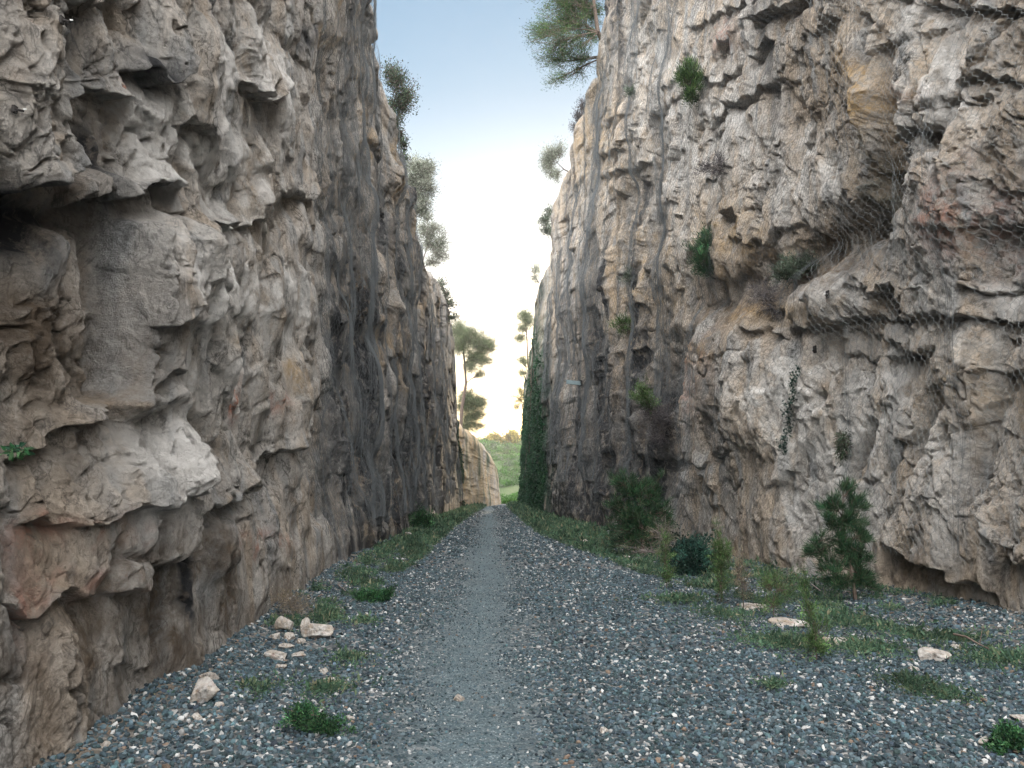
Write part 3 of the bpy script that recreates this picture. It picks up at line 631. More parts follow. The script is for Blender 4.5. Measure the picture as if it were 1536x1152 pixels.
def scatter_gravel(n, y0, y1, smin, smax, power=1.0):
    y = y0 + (y1 - y0) * rng.random(n) ** power
    xl, xr = edges(y); xl = xl - .1; xr = xr + .1
    x = xl + (xr - xl) * rng.random(n)
    pm_ = np.exp(-((x - path_x(y)) / (.58 + .24 * fbm(x / .5, y / 1.2, 66, 3))) ** 2)
    keep = (rng.random(n) > pm_ * .80) if smin >= .01 else (rng.random(n) < pm_ + .1)
    ed = np.clip(1 - (xr - x) / 1.9, 0, 1) * sstep(9, 12, y) * .75; keep &= rng.random(n) > ed
    x, y, pm_ = x[keep], y[keep], pm_[keep]; n = len(x)
    size = smin + (smax - smin) * rng.random(n) ** 1.8; size *= (1 - .55 * pm_) if smin >= .01 else 1
    z = ground_z(x, y) + size * rng.uniform(-.15, .45, n)
    return np.stack([x, y, z], -1), size
Ps, Ss = [], []
for args in ((16000, 3.6, 13, .006, .013, .8), (62000, 3.2, 8.0, .010, .027, .9), (52000, 8.0, 16, .013, .031, .9), (26000, 16, 34, .025, .05, .8), (9000, 34, 80, .035, .07, .9), (7000, -4, 3.2, .02, .04, 1)):
    p_, s_ = scatter_gravel(*args); Ps.append(p_); Ss.append(s_)
P_ = np.concatenate(Ps); S_ = np.concatenate(Ss)
Vs, Fs = chunks(P_, S_, rng)
n = len(P_)
k = rng.random(n); pale_p = np.clip(.06 + .07 * fbm(P_[:, 0] / .8, P_[:, 1] / .8, 71, 3), .03, .3) + .05 * np.clip((P_[:, 1] - 8) / 15, 0, 1)
base = np.array([.044, .066, .076]) * np.exp(rng.normal(0, .42, (n, 1))) * (1 + rng.normal(0, .05, (n, 3)))
pale = np.array([.44, .44, .43]) * rng.uniform(.5, 1.15, (n, 1)); brownc = np.array([.22, .16, .12]) * rng.uniform(.6, 1.3, (n, 1)); midc = np.array([.12, .15, .16]) * rng.uniform(.7, 1.3, (n, 1))
base = base * .72 * np.array([.93, 1.0, 1.02]); midc = midc * .62 * np.array([.9, 1, 1.06]); pale = pale * .8; brownc = brownc * .6
cc = np.where((k < pale_p)[:, None], pale, np.where((k < pale_p + .014)[:, None], brownc, np.where((k < pale_p + .20)[:, None], midc, base)))
gravel = poly_mesh('gravel', Vs, Fs, M['stone'], cols={'Col': np.repeat(cc, 12, 0)})
tag(gravel, 'blue grey railway ballast with scattered white chips covering the floor of the cutting', 'gravel', kind='stuff')
# ---------------------------------------------------------------- points on the cliffs
for W in (LL, RR, OO):
    W.px, W.py = proj(W.x, W.y, W.z)
def onwall(W, px, py, back=0.0):
    d = np.hypot(W.px - px, W.py - py)
    m = d < max(2.5, d.min() + 1.5)
    yy = np.where(m, W.y, 1e9); k = int(np.argmin(yy)); r, c = divmod(k, W.x.shape[1])
    n = Vector((float(W.nx[c]), float(W.ny[c]), 0)).normalized()
    return Vector((float(W.x[r, c]), float(W.y[r, c]), float(W.z[r, c]))) - n * back, n
def onground(px, py):
    r = ray(px, py); z = 0.0
    for _ in range(6):
        t = (z - EYE) / r.z; z = float(ground_z(np.array(r.x * t), np.array(r.y * t)))
    return Vector((r.x * t, r.y * t, z))

# ---------------------------------------------------------------- plants
def unit(a): return a / np.maximum(np.linalg.norm(a, axis=-1, keepdims=True), 1e-9)
def leaf_mesh(P, Dv, Ln, Wd, rng):
    n = len(P); Dv = unit(Dv); s = unit(np.cross(Dv, rng.normal(size=(n, 3))))
    up = np.cross(s, Dv)
    a = P; m = P + Dv * (Ln * .45)[:, None]; tip = P + Dv * Ln[:, None] - up * (Ln * .12)[:, None]
    l = m + s * (Wd * .5)[:, None] + up * (Wd * .2)[:, None]; r = m - s * (Wd * .5)[:, None] + up * (Wd * .2)[:, None]
    V = np.stack([a, l, tip, r], 1).reshape(-1, 3)
    Fq = np.arange(4 * n).reshape(n, 4)
    return V, Fq
GREEN = dict(
    pine=[(.028, .065, .02), (.045, .09, .026), (.02, .045, .018), (.08, .12, .035)],
    young=[(.026, .075, .034), (.042, .10, .04), (.012, .04, .024), (.06, .075, .04)],
    dusty=[(.07, .095, .065), (.10, .12, .09), (.05, .07, .05)],
    pale=[(.20, .22, .18), (.15, .17, .13), (.26, .26, .22)],
    holm=[(.04, .065, .04), (.065, .095, .05), (.09, .07, .06), (.03, .05, .033)],
    blue=[(.02, .055, .042), (.03, .07, .048), (.012, .036, .03)],
    weed=[(.04, .09, .03), (.07, .13, .04), (.09, .12, .05)],
    herb=[(.022, .075, .03), (.035, .10, .035), (.055, .12, .05), (.014, .045, .025)],
    dry=[(.16, .13, .09), (.12, .10, .075), (.20, .16, .11)],
    dead=[(.07, .065, .07), (.10, .09, .09), (.05, .045, .05)],
    far=[(.13, .16, .09), (.17, .19, .12), (.09, .12, .06)],  # backlight on the far trees put into paler leaf colours
    warm=[(.20, .17, .05), (.14, .14, .045), (.26, .19, .06)])
def plant(name, label, cat, base, trunk, blobs, rng, leaf='pine', ntip=30, nleaf=40, L=.12, Wf=.12, tuft=.12, tr=.05, droop=0.0, group=None, lname='foliage', wname='stem', wood='bark', upb=.4, limbs=True, twr=.008, clump=.45, spread=.68):
    """trunk: list of points from base; blobs: (centre, radius xyz); a plant of tapered wood and many small leaves"""
    base = Vector(base); root = empty(name, base); tag(root, label, cat, group)
    T = np.array([tuple(p) for p in trunk], float); segs = []
    nT = len(T)
    for i in range(nT - 1):
        r0 = tr * (1 - .75 * i / max(1, nT - 1)); r1 = tr * (1 - .75 * (i + 1) / max(1, nT - 1))
        k = max(3, int(np.linalg.norm(T[i + 1] - T[i]) / .35))
        for q in range(k):
            a = T[i] + (T[i + 1] - T[i]) * q / k; b_ = T[i] + (T[i + 1] - T[i]) * (q + 1) / k
            segs.append((*a, *b_, r0 + (r1 - r0) * q / k, r0 + (r1 - r0) * (q + 1) / k))
    cen, dirs, ln, cl = [], [], [], []
    pal = np.array(GREEN[leaf])
    vol = sum(b_[1][0] * b_[1][2] for b_ in blobs)
    for (c, rad) in blobs:
        c = np.array(tuple(c)); rad = np.array(rad)
        j = int(np.argmin(np.linalg.norm(T - c, axis=1) + np.abs(T[:, 2] - c[2]) * .4 + np.where(T[:, 2] > c[2] + .2 * rad[2], .3 * np.linalg.norm(rad), 0)))
        p0 = T[j]
        mid = (p0 + c) / 2 + rng.normal(size=3) * np.linalg.norm(c - p0) * .08 + np.array([0, 0, .10 * np.linalg.norm(c - p0) * (1 if not droop else .8)])
        lr = max(tr * .38 * (1 - .5 * j / nT), twr * 1.3)
        def bez(t): return (1 - t) ** 2 * p0 + 2 * t * (1 - t) * mid + t * t * c
        for q in range(5): segs.append((*bez(q / 5), *bez((q + 1) / 5), lr * (1 - .7 * q / 5), lr * (1 - .7 * (q + 1) / 5)))
        nt_ = max(5, int(ntip * rad[0] * rad[2] / vol))
        for _ in range(nt_):
            d = unit(rng.normal(size=3)); tip = c + rng.normal(size=3) * rad * spread
            if tip[2] < c[2]: tip[2] = c[2] + (tip[2] - c[2]) * .8
            t0 = rng.uniform(1.4, 4.999); q0 = int(t0); s0 = bez(q0 / 5) * (1 - t0 + q0) + bez((q0 + 1) / 5) * (t0 - q0)
            mm = (s0 + tip) / 2 + rng.normal(size=3) * .10 * np.linalg.norm(tip - s0)
            segs.append((*s0, *mm, twr, twr * .7)); segs.append((*mm, *tip, twr * .7, twr * .35))
            br = np.exp(rng.normal(0, clump)); od = unit(tip - mm)
            m = int(nleaf * rng.uniform(.5, 1.4))
            along = rng.random(m)[:, None] ** .7
            pts = mm + (tip - mm) * along + rng.normal(size=(m, 3)) * tuft * (.4 + .6 * along)
            cen.append(pts); dirs.append(od[None] * .8 + rng.normal(size=(m, 3)) * .7 + np.array([0, 0, upb]))
            ln.append(L * rng.uniform(.6, 1.25, m)); cl.append(pal[rng.integers(0, len(pal), m)] * br * rng.uniform(.75, 1.25, (m, 1)))
    V, Fq = tubes(segs, 5)
    poly_mesh(wname, local(root, V), Fq, M[wood], root, smooth=True)
    if cen:
        cen = np.concatenate(cen); dirs = np.concatenate(dirs); ln = np.concatenate(ln); cl = np.clip(np.concatenate(cl), .004, .6)
        V, Fq = leaf_mesh(cen, dirs, ln, ln * Wf, rng)
        poly_mesh(lname, local(root, V), Fq, M['leaf'], root, cols={'Col': np.repeat(cl, 4, 0)})
    return root
def pxm(Y): return Y / F * 1.0
def blob(px, py, Y, rx, ry=None, depth=None):
    ry = ry or rx; k = pxm(Y); return (at(px, py, Y), (rx * k, (depth or rx * k), ry * k))
rg = lambda s: np.random.default_rng(s)

# trees on the brows of the cliffs
Y = 32.5
plant('pine_tree', 'large bright green pine leaning over the right cliff brow, cut by the top edge', 'tree', at(912, 84, Y + .8),
      [at(912, 84, Y + .8), at(897, 48, Y), at(892, 12, Y - .2), at(886, -40, Y), at(890, -110, Y + .3), at(880, -170, Y)],
      [blob(x, y, Y + dy, r, ry) for x, y, dy, r, ry in ((848, 28, 0, 34, 28), (808, 48, .3, 18, 18), (832, 68, -.5, 30, 20), (872, 2, .6, 28, 24), (828, 92, .4, 20, 10), (880, -40, -.4, 40, 30), (838, -30, .3, 34, 32), (832, 122, 0, 13, 8), (866, 90, .2, 18, 14), (905, -90, .3, 60, 36), (800, -70, -.2, 34, 26), (930, -40, .8, 34, 26), (845, 5, 0, 22, 24), (884, 52, .5, 12, 16), (888, 20, .4, 14, 20), (872, 70, -.3, 16, 12), (860, 112, .3, 16, 8))],
      rg(1), 'pine', 1500, 62, .12, .15, .15, .12, twr=.013, upb=.25, clump=.30, lname='crown', wname='trunk')
Y = 26.5
plant('evergreen_shrub', 'dark leafy shrub with reddish twigs growing from the brow of the left cliff', 'shrub', at(580, 170, Y), [at(576, 175, Y), at(588, 158, Y), at(596, 140, Y)],
      [blob(x, y, Y, r, ry) for x, y, r, ry in ((596, 122, 13, 15), (610, 146, 12, 14), (598, 158, 12, 13), (587, 108, 8, 10), (592, 182, 8, 12))], rg(2), 'holm', 190, 34, .09, .42, .17, .06, twr=.011, clump=.4)
Y = 28.0
plant('evergreen_shrub', 'small dark straggly shrub on the left brow just below the larger reddish one', 'shrub', at(590, 222, Y), [at(586, 226, Y), at(596, 214, Y)],
      [blob(x, y, Y, r, ry) for x, y, r, ry in ((598, 200, 7, 9), (604, 216, 7, 8), (606, 236, 5, 8))], rg(3), 'holm', 60, 24, .10, .4, .12, .04, twr=.010)
Y = 35
plant('olive_tree', 'pale grey green tree above the left brow, upper of the faded ones', 'tree', at(604, 325, Y), [at(604, 325, Y), at(616, 296, Y), at(622, 262, Y)],
      [blob(x, y, Y, r, ry) for x, y, r, ry in ((625, 250, 14, 12), (636, 268, 11, 11), (626, 286, 12, 12), (636, 302, 10, 9), (617, 268, 10, 14), (640, 250, 12, 10), (642, 285, 10, 10), (630, 316, 12, 10))], rg(4), 'pale', 420, 44, .10, .3, .17, .06, twr=.013)
Y = 45
plant('bare_tree', 'pale bare twigged tree on the left brow, just above the step in the cliff', 'tree', at(630, 405, Y), [at(630, 405, Y), at(640, 372, Y), at(642, 340, Y)],
      [blob(x, y, Y, r, ry) for x, y, r, ry in ((640, 322, 9, 10), (652, 345, 14, 12), (657, 372, 13, 10), (645, 362, 12, 14), (634, 345, 10, 14), (662, 385, 12, 8), (664, 362, 10, 12), (648, 392, 12, 8))], rg(5), 'pale', 420, 24, .12, .25, .18, .06, twr=.016, wood='deadwood')
Y = 52
plant('brow_shrub', 'dark low shrub clinging to the left brow above the big round crowned pine', 'shrub', at(668, 480, Y), [at(666, 480, Y), at(672, 462, Y)],
      [blob(x, y, Y, r, ry) for x, y, r, ry in ((668, 440, 7, 12), (676, 458, 8, 9), (680, 476, 8, 7), (662, 425, 5, 10))], rg(6), 'holm', 80, 30, .14, .35, .16, .05, twr=.012)
Y = 74
plant('pine_tree', 'round crowned pine on a bent trunk behind the end of the left cliff', 'tree', at(690, 652, Y), [at(690, 652, Y), at(693, 610, Y), at(699, 575, Y), at(697, 545, Y), at(694, 515, Y), at(700, 495, Y)],
      [blob(x, y, Y, r, ry) for x, y, r, ry in ((698, 502, 15, 12), (690, 520, 16, 14), (716, 512, 14, 12), (730, 522, 13, 11), (738, 518, 8, 8), (712, 532, 14, 10), (726, 541, 12, 7), (706, 550, 12, 8), (722, 560, 9, 5), (685, 498, 12, 14))], rg(7), 'far', 760, 60, .15, .2, .30, .20, twr=.024, lname='crown', wname='trunk', clump=.35)
Y = 76
plant('pine_tree', 'dark low pine standing under the round crowned one at the end of the left cliff', 'tree', at(698, 655, Y), [at(698, 655, Y), at(702, 630, Y), at(704, 610, Y)],
      [blob(x, y, Y, r, ry) for x, y, r, ry in ((700, 594, 12, 8), (696, 610, 12, 10), (712, 606, 11, 9), (722, 602, 8, 7), (706, 626, 12, 8), (720, 620, 8, 8), (700, 640, 10, 8), (718, 640, 9, 5))], rg(8), 'far', 560, 56, .15, .2, .30, .14, twr=.022, lname='crown', wname='trunk')
Y = 47
plant('olive_tree', 'pale feathery tree sticking out left of the right brow, level with the faded tree opposite', 'tree', at(856, 262, Y), [at(862, 262, Y), at(846, 254, Y), at(836, 244, Y)],
      [blob(x, y, Y, r, ry) for x, y, r, ry in ((818, 250, 8, 10), (828, 232, 10, 12), (840, 222, 8, 10), (832, 262, 10, 8), (822, 240, 7, 16))], rg(9), 'pale', 200, 40, .12, .25, .20, .06, twr=.012)
Y = 38
plant('brow_shrub', 'dry grey shrub on the right brow below the large leaning pine', 'shrub', at(882, 190, Y), [at(882, 190, Y), at(872, 182, Y)],
      [blob(x, y, Y, r, ry) for x, y, r, ry in ((874, 160, 6, 9), (868, 176, 6, 9), (863, 192, 5, 8))], rg(10), 'dead', 90, 24, .12, .2, .13, .04, twr=.010, wood='deadwood')
Y = 55
plant('brow_shrub', 'greyish green shrub on the right brow below the pale feathery tree', 'shrub', at(828, 352, Y), [at(830, 352, Y), at(820, 344, Y)],
      [blob(x, y, Y, r, ry) for x, y, r, ry in ((824, 316, 5, 8), (818, 330, 7, 9), (820, 346, 8, 9))], rg(11), 'dusty', 90, 28, .16, .25, .16, .05, twr=.012)
Y = 62
plant('brow_shrub', 'thin pale shrub on the right brow above the curtain of ivy', 'shrub', at(806, 425, Y), [at(808, 425, Y), at(802, 412, Y)],
      [blob(x, y, Y, r, ry) for x, y, r, ry in ((804, 404, 6, 8), (802, 418, 6, 6))], rg(12), 'pale', 50, 24, .18, .2, .18, .05, twr=.012)
Y = 80
plant('pine_tree', 'hazy pale pine half hidden behind the far edge of the right cliff', 'tree', at(795, 640, Y), [at(795, 640, Y), at(793, 560, Y), at(790, 500, Y), at(788, 470, Y)],
      [blob(x, y, Y, r, ry) for x, y, r, ry in ((785, 474, 9, 8), (782, 492, 9, 5), (781, 508, 9, 5), (785, 540, 8, 6), (784, 560, 7, 5), (792, 482, 9, 9))], rg(13), 'far', 300, 40, .17, .2, .34, .14, twr=.02, lname='crown', wname='trunk')
Y = 82
plant('pine_tree', 'low dark pine peeping out at the foot of the right cliff edge against the glow', 'tree', at(790, 665, Y), [at(790, 665, Y), at(786, 625, Y), at(782, 600, Y)],
      [blob(x, y, Y, r, ry) for x, y, r, ry in ((778, 598, 8, 6), (776, 612, 5, 5), (784, 585, 6, 6))], rg(14), 'warm', 60, 34, .28, .12, .26, .12, twr=.02, lname='crown', wname='trunk')
Y = 205
for i, (x, y, r, lb) in enumerate(((741, 660, 11, 'small round tree on the skyline of the far hill, left of the gap'), (768, 656, 9, 'small tree on the skyline of the far hill, right by the right cliff'), (724, 668, 6, 'tiny bush tree on the far hill beside the outcrop top'))):
    gz = at(x, y, Y); g0 = Vector((gz.x, Y, float(ground_z(np.array(gz.x), np.array(Y)))))
    plant('small_tree', lb, 'tree', g0, [g0, (g0 + gz) / 2, gz], [blob(x + dx, y + dy, Y, r * .6, r * .45) for dx, dy in ((0, 0), (-.5 * r, .2 * r), (.5 * r, .25 * r), (0, -.35 * r))], rg(20 + i), 'warm', 70, 40, .7, .3, .6, .4, twr=.10, lname='crown', wname='trunk')

# shrubs rooted in the faces of the cliffs
def wallplant(name, label, cat, W, px, py, bl, seed, leaf, ntip, nleaf, L, Wf, tuft, **kw):
    p, n = onwall(W, px, py); Yp = p.y; k = p.y / F * 1.02
    bb = []
    for dx, dy, rx, ry in bl:
        c = p + n * (.10 + rx * k * .55) + Vector((0, 0, -dy * k)) + Vector((dx * k, 0, 0)); bb.append((c, (rx * k, rx * k, ry * k)))
    tp = [p - n * .05, p + n * .12 + Vector((0, 0, .06)), p + n * .2 + Vector((0, 0, .18))]
    return plant(name, label, cat, p, tp, bb, rg(seed), leaf, ntip, nleaf, L, Wf, tuft, **kw)
wallplant('cliff_shrub', 'bright green brush of a shrub high on the right cliff, topmost of the cliff shrubs', 'shrub', RR, 1047, 150, [(0, -52, 11, 16), (-6, -36, 15, 20), (5, -28, 13, 24), (0, -8, 12, 14)], 31, 'pine', 80, 60, .16, .09, .07, tr=.03, upb=1.2, twr=.006)
wallplant('dead_shrub', 'grey dead tuft on the right cliff below the topmost green shrub', 'shrub', RR, 1092, 262, [(0, -12, 14, 14), (-22, -8, 10, 8)], 32, 'dead', 50, 30, .13, .06, .06, tr=.015, upb=.6, wood='deadwood', twr=.005)
wallplant('cliff_shrub', 'green shrub on a ledge halfway up the right cliff, left of the dark gully', 'shrub', RR, 1074, 420, [(4, -66, 13, 16), (8, -50, 18, 18), (-2, -34, 15, 18), (4, -14, 12, 12)], 33, 'young', 100, 60, .14, .10, .07, tr=.03, upb=.8, twr=.006)
wallplant('cliff_shrub', 'wide olive and rust coloured shrub under the overhang of the gully in the right cliff', 'shrub', RR, 1215, 418, [(0, -18, 24, 15), (26, -22, 14, 14), (-26, -8, 16, 12)], 34, 'dusty', 110, 50, .09, .14, .06, tr=.02, upb=.7, twr=.005)
wallplant('dead_shrub', 'matted grey dry twigs hanging at the lower end of the gully in the right cliff', 'shrub', RR, 1168, 470, [(0, -26, 18, 22), (8, -6, 10, 12)], 35, 'dead', 80, 36, .10, .06, .06, tr=.015, upb=-.3, wood='deadwood', twr=.005)
wallplant('cliff_shrub', 'brownish green tuft over a dark dead mass on the right cliff, above the pine bush', 'shrub', RR, 1000, 655, [(-26, -62, 11, 13), (-20, -50, 12, 10)], 36, 'weed', 50, 60, .11, .14, .06, tr=.02, upb=.4, twr=.005)
wallplant('dead_shrub', 'dark tangled dead bush bulging from the right cliff above the pine bush', 'shrub', RR, 1006, 668, [(-8, -48, 22, 16), (8, -40, 18, 24), (0, -16, 18, 20)], 37, 'dead', 190, 46, .10, .08, .07, tr=.02, upb=-.1, wood='deadwood', twr=.006)
wallplant('cliff_shrub', 'small spiky grey green tuft on the left part of the right cliff', 'shrub', RR, 948, 500, [(0, -14, 11, 13), (-4, -4, 8, 8)], 38, 'weed', 40, 30, .2, .07, .05, tr=.015, upb=.9, twr=.006)
wallplant('cliff_shrub', 'tiny faded tuft directly above the small spiky one on the right cliff', 'shrub', RR, 950, 428, [(0, -12, 6, 12)], 39, 'dusty', 22, 24, .16, .08, .06, tr=.01, upb=.9, twr=.005)
wallplant('cliff_shrub', 'dark drooping tuft in the vertical crack above the young pine', 'shrub', RR, 1276, 664, [(0, 0, 7, 14), (-2, 16, 6, 12)], 40, 'holm', 34, 30, .09, .12, .04, tr=.01, upb=-.8, twr=.004)
wallplant('cliff_shrub', 'small green tuft on the right cliff near its brow, beside the bluish net seam', 'shrub', RR, 953, 140, [(0, -6, 6, 10)], 41, 'dusty', 20, 24, .14, .1, .06, tr=.01, upb=.7, twr=.005)
wallplant('leafy_sprig', 'single bright green leafy sprig at the left edge of the photo', 'plant', LL, -4, 688, [(4, -12, 10, 5), (-8, -8, 8, 6)], 42, 'herb', 10, 5, .05, .5, .012, tr=.004, upb=.1, twr=.002)
# trailing creeper
segs = []; cen = []
p0, n0 = onwall(RR, 1196, 560)
root = tag(empty('creeper', p0), 'thin trailing creeper with sparse leaves in the middle of the right cliff', 'creeper'); last = None
rc = rg(43)
for i, py in enumerate(range(556, 680, 5)):
    p, n = onwall(RR, 1196 - (py - 556) * .16 + 3 * math.sin(py * .13), py); q = np.array(tuple(p + n * .03))
    if last is not None: segs.append((*last, *q, .004, .004))
    last = q; cen.append(q + rc.normal(size=(16 if i % 4 else 34, 3)) * .05)
V, Fq = tubes(segs, 4); poly_mesh('stem', local(root, V), Fq, M['bark'], root)
cen = np.concatenate(cen); ln = rc.uniform(.03, .07, len(cen)); V, Fq = leaf_mesh(cen, rc.normal(size=cen.shape), ln, ln * .6, rc)
poly_mesh('foliage', local(root, V), Fq, M['leaf'], root, cols={'Col': np.repeat(np.array(GREEN['blue'])[rc.integers(0, 3, len(cen))] * .9, 4, 0)})

# shrubs and weeds rooted in the floor of the cutting
def groundplant(name, label, cat, px, py, bl, seed, leaf, ntip, nleaf, L, Wf, tuft, **kw):
    p = onground(px, py); k = p.y / F * 1.02; bb = []
    for dx, dy, rx, ry in bl: bb.append((p + Vector((dx * k, 0, -dy * k)), (rx * k, rx * k * .8, ry * k)))
    hi = max(-b_[1] for b_ in bl) * k * .75; ax = sum(b_[0] for b_ in bl) / len(bl) * k
    return plant(name, label, cat, p, [p - Vector((0, 0, .05)), p + Vector((ax * .3, 0, hi * .35)), p + Vector((ax * .7, 0, hi * .7)), p + Vector((ax, 0, hi))], bb, rg(seed), leaf, ntip, nleaf, L, Wf, tuft, **kw)
groundplant('pine_bush', 'big dark green pine bush at the foot of the right cliff, farther of the two', 'bush', 965, 832, [(-30, -104, 12, 12), (-12, -96, 10, 18), (20, -86, 11, 20), (-34, -70, 14, 14), (0, -62, 20, 13), (-30, -38, 20, 10), (34, -62, 8, 18), (14, -28, 22, 10), (-8, -82, 12, 14), (6, -100, 7, 12), (-16, -22, 24, 10), (24, -34, 18, 12), (0, -44, 24, 12), (-24, -54, 18, 12)], 51, 'young', 290, 62, .18, .07, .035, tr=.05, upb=.8, twr=.009, clump=.35)
groundplant('dead_twigs', 'tangle of brown dead twigs at the foot of the farther pine bush', 'twigs', 985, 842, [(10, -36, 22, 22), (26, -20, 14, 18), (-20, -16, 26, 12)], 52, 'dry', 120, 14, .10, .05, .08, tr=.012, upb=.1, wood='deadwood', twr=.006)
groundplant('young_pine', 'young pine with soft dark needles at the right cliff foot, nearer of the two', 'tree', 1284, 898, [(-8, -158, 9, 10), (-24, -134, 15, 11), (10, -134, 11, 13), (-34, -110, 17, 8), (-4, -108, 16, 13), (12, -92, 11, 12), (-56, -66, 17, 8), (-36, -44, 18, 9), (-6, -66, 15, 14), (8, -38, 10, 12), (-50, -82, 11, 6), (-20, -86, 12, 10), (0, -22, 16, 9), (-22, -24, 16, 7), (16, -26, 12, 9), (14, -60, 12, 12)], 53, 'young', 250, 60, .125, .055, .022, tr=.03, upb=.9, twr=.005, clump=.3, lname='crown', wname='trunk')
groundplant('round_bush', 'blue green round leafed bush in the corner beside the farther pine bush', 'bush', 1038, 862, [(-8, -34, 14, 14), (10, -30, 14, 16), (0, -14, 22, 14)], 54, 'blue', 120, 50, .07, .5, .06, tr=.02, upb=.3, twr=.006)
groundplant('tall_weed', 'thin olive green weed standing in front of the round bush', 'weed', 1000, 884, [(0, -66, 4, 18), (-2, -40, 7, 20), (2, -16, 10, 14)], 55, 'weed', 60, 30, .05, .16, .035, tr=.008, upb=.8, twr=.003)
groundplant('tall_weed', 'tall feathery weed at the left end of the row by the pale bare patch', 'weed', 1082, 905, [(0, -92, 5, 22), (-2, -60, 9, 24), (0, -28, 8, 22), (10, -70, 6, 20)], 56, 'weed', 110, 40, .05, .14, .035, tr=.008, upb=.9, twr=.003)
groundplant('tall_weed', 'sparse brown stemmed weed next to the tall feathery one', 'weed', 1116, 915, [(0, -64, 6, 20), (3, -30, 8, 20), (-8, -50, 6, 24)], 57, 'dry', 50, 24, .05, .12, .04, tr=.008, upb=.9, twr=.003)
groundplant('tall_weed', 'bushy green weed on the pale bare patch in front of the right cliff', 'weed', 1160, 925, [(-6, -44, 14, 22), (12, -40, 14, 22), (0, -16, 18, 12)], 58, 'weed', 90, 30, .05, .14, .04, tr=.008, upb=.8, twr=.003)
groundplant('tall_weed', 'nearest tall green weed at the gravel edge, left of the young pine', 'weed', 1226, 992, [(-14, -100, 4, 18), (-8, -70, 9, 22), (0, -40, 12, 22), (2, -14, 12, 16)], 59, 'weed', 84, 36, .040, .16, .03, tr=.007, upb=.9, twr=.0025)
groundplant('dry_plant', 'dry brown plant against the foot of the left cliff behind the pale stones', 'plant', 432, 925, [(-4, -22, 18, 18), (14, -14, 16, 12)], 60, 'dry', 90, 30, .05, .08, .05, tr=.006, upb=.5, wood='deadwood', twr=.003)
groundplant('green_bush', 'small green bush at the foot of the left cliff behind the lone pale stone', 'bush', 632, 796, [(-8, -14, 10, 8), (8, -12, 10, 8), (0, -22, 7, 8)], 61, 'herb', 60, 40, .10, .35, .10, tr=.015, upb=.3, twr=.008)
groundplant('leafy_clump', 'leafy green clump on the gravel in the bottom right corner', 'plant', 1518, 1125, [(0, -18, 24, 12), (-12, -6, 18, 10), (14, -10, 16, 14)], 62, 'herb', 90, 40, .026, .6, .016, tr=.004, upb=.5, twr=.0015)
groundplant('leafy_clump', 'low spreading green clump on the gravel, nearest one to the left cliff', 'plant', 474, 1100, [(-14, -16, 26, 8), (14, -10, 26, 8), (40, 8, 16, 6), (-24, -30, 14, 8)], 63, 'herb', 130, 40, .022, .5, .018, tr=.004, upb=.6, twr=.0015)
groundplant('leafy_clump', 'leafy green clump on the gravel left of the track, beyond the pale stone pair', 'plant', 572, 902, [(0, -8, 22, 7), (-22, -4, 18, 6)], 64, 'herb', 70, 40, .045, .5, .035, tr=.004, upb=.5, twr=.002)

# ---------------------------------------------------------------- low ground cover along both verges
rc = rg(70)
def cover(n, f):
    y = f['y0'] + (f['y1'] - f['y0']) * rc.random(n) ** f.get('p', 1.4); xl, xr = edges(y)
    return y, xl, xr
pts = []
y, xl, xr = cover(15000, dict(y0=8.5, y1=74)); wd = np.interp(y, [8, 12, 18, 42, 74], [.6, .9, 1.35, 1.15, 1.0]); x = xl + .15 + wd * rc.random(len(y)) ** .9
k = fbm(x / .5, y / .9, 81, 4) > np.interp(y, [8, 13, 18, 30], [.25, .12, -.05, -.3]); pts.append(np.stack([x[k], y[k]], 1))
y, xl, xr = cover(26000, dict(y0=10, y1=76)); wd = np.interp(y, [9, 12, 15, 27, 44, 76], [1.6, 2.3, 2.4, 2.3, 1.25, .7]); x = xr - .15 - wd * rc.random(len(y)) ** .85
k = fbm(x / .6, y / .9, 82, 4) > np.interp(y, [8, 13, 18, 30], [.15, .05, -.10, -.3]) ; pts.append(np.stack([x[k], y[k]], 1))
def patch(px, py, rx, ry, n):
    a = rc.normal(size=(n, 2)) * .5 * np.exp(rc.normal(0, .45, (n, 1))); o = []
    c = onground(px, py); k = c.y / F; kx = rx * k; ky = abs(onground(px, py - ry).y - c.y)
    return np.stack([c.x + a[:, 0] * kx, c.y + a[:, 1] * ky], 1)
for a_ in ((1180, 968, 60, 16, 700), (1275, 935, 40, 16, 500), (1300, 975, 40, 12, 420), (1370, 1030, 36, 12, 260), (1160, 1035, 16, 6, 70), (1420, 1048, 34, 12, 150), (490, 1036, 34, 9, 260), (520, 990, 26, 7, 130), (385, 1036, 30, 10, 90), (1500, 990, 60, 14, 500), (1350, 950, 40, 12, 260), (1090, 925, 40, 10, 260), (450, 940, 30, 8, 60), (545, 935, 24, 6, 90), (1430, 960, 50, 10, 300), (1020, 905, 40, 10, 300)): pts.append(patch(*a_))
C2 = np.concatenate(pts); n = len(C2)
Zc = ground_z(C2[:, 0], C2[:, 1]); per = 5
cen = np.repeat(np.stack([C2[:, 0], C2[:, 1], Zc], 1), per, 0); yy = cen[:, 1]
sc = np.interp(yy, [3, 8, 15, 30, 76], [.022, .032, .05, .085, .14])
cen = cen + rc.normal(size=cen.shape) * sc[:, None] * np.array([1.1, 1.1, .3]); cen[:, 2] = np.maximum(cen[:, 2], 0) + sc * rc.random(len(cen)) * 1.3 + .005
tall = (rc.random(len(cen)) < .05); dv = rc.normal(size=cen.shape); dv[:, 2] = np.abs(dv[:, 2]) * np.where(tall, 3, .7); sc = sc * np.where(tall, 2.2, 1)
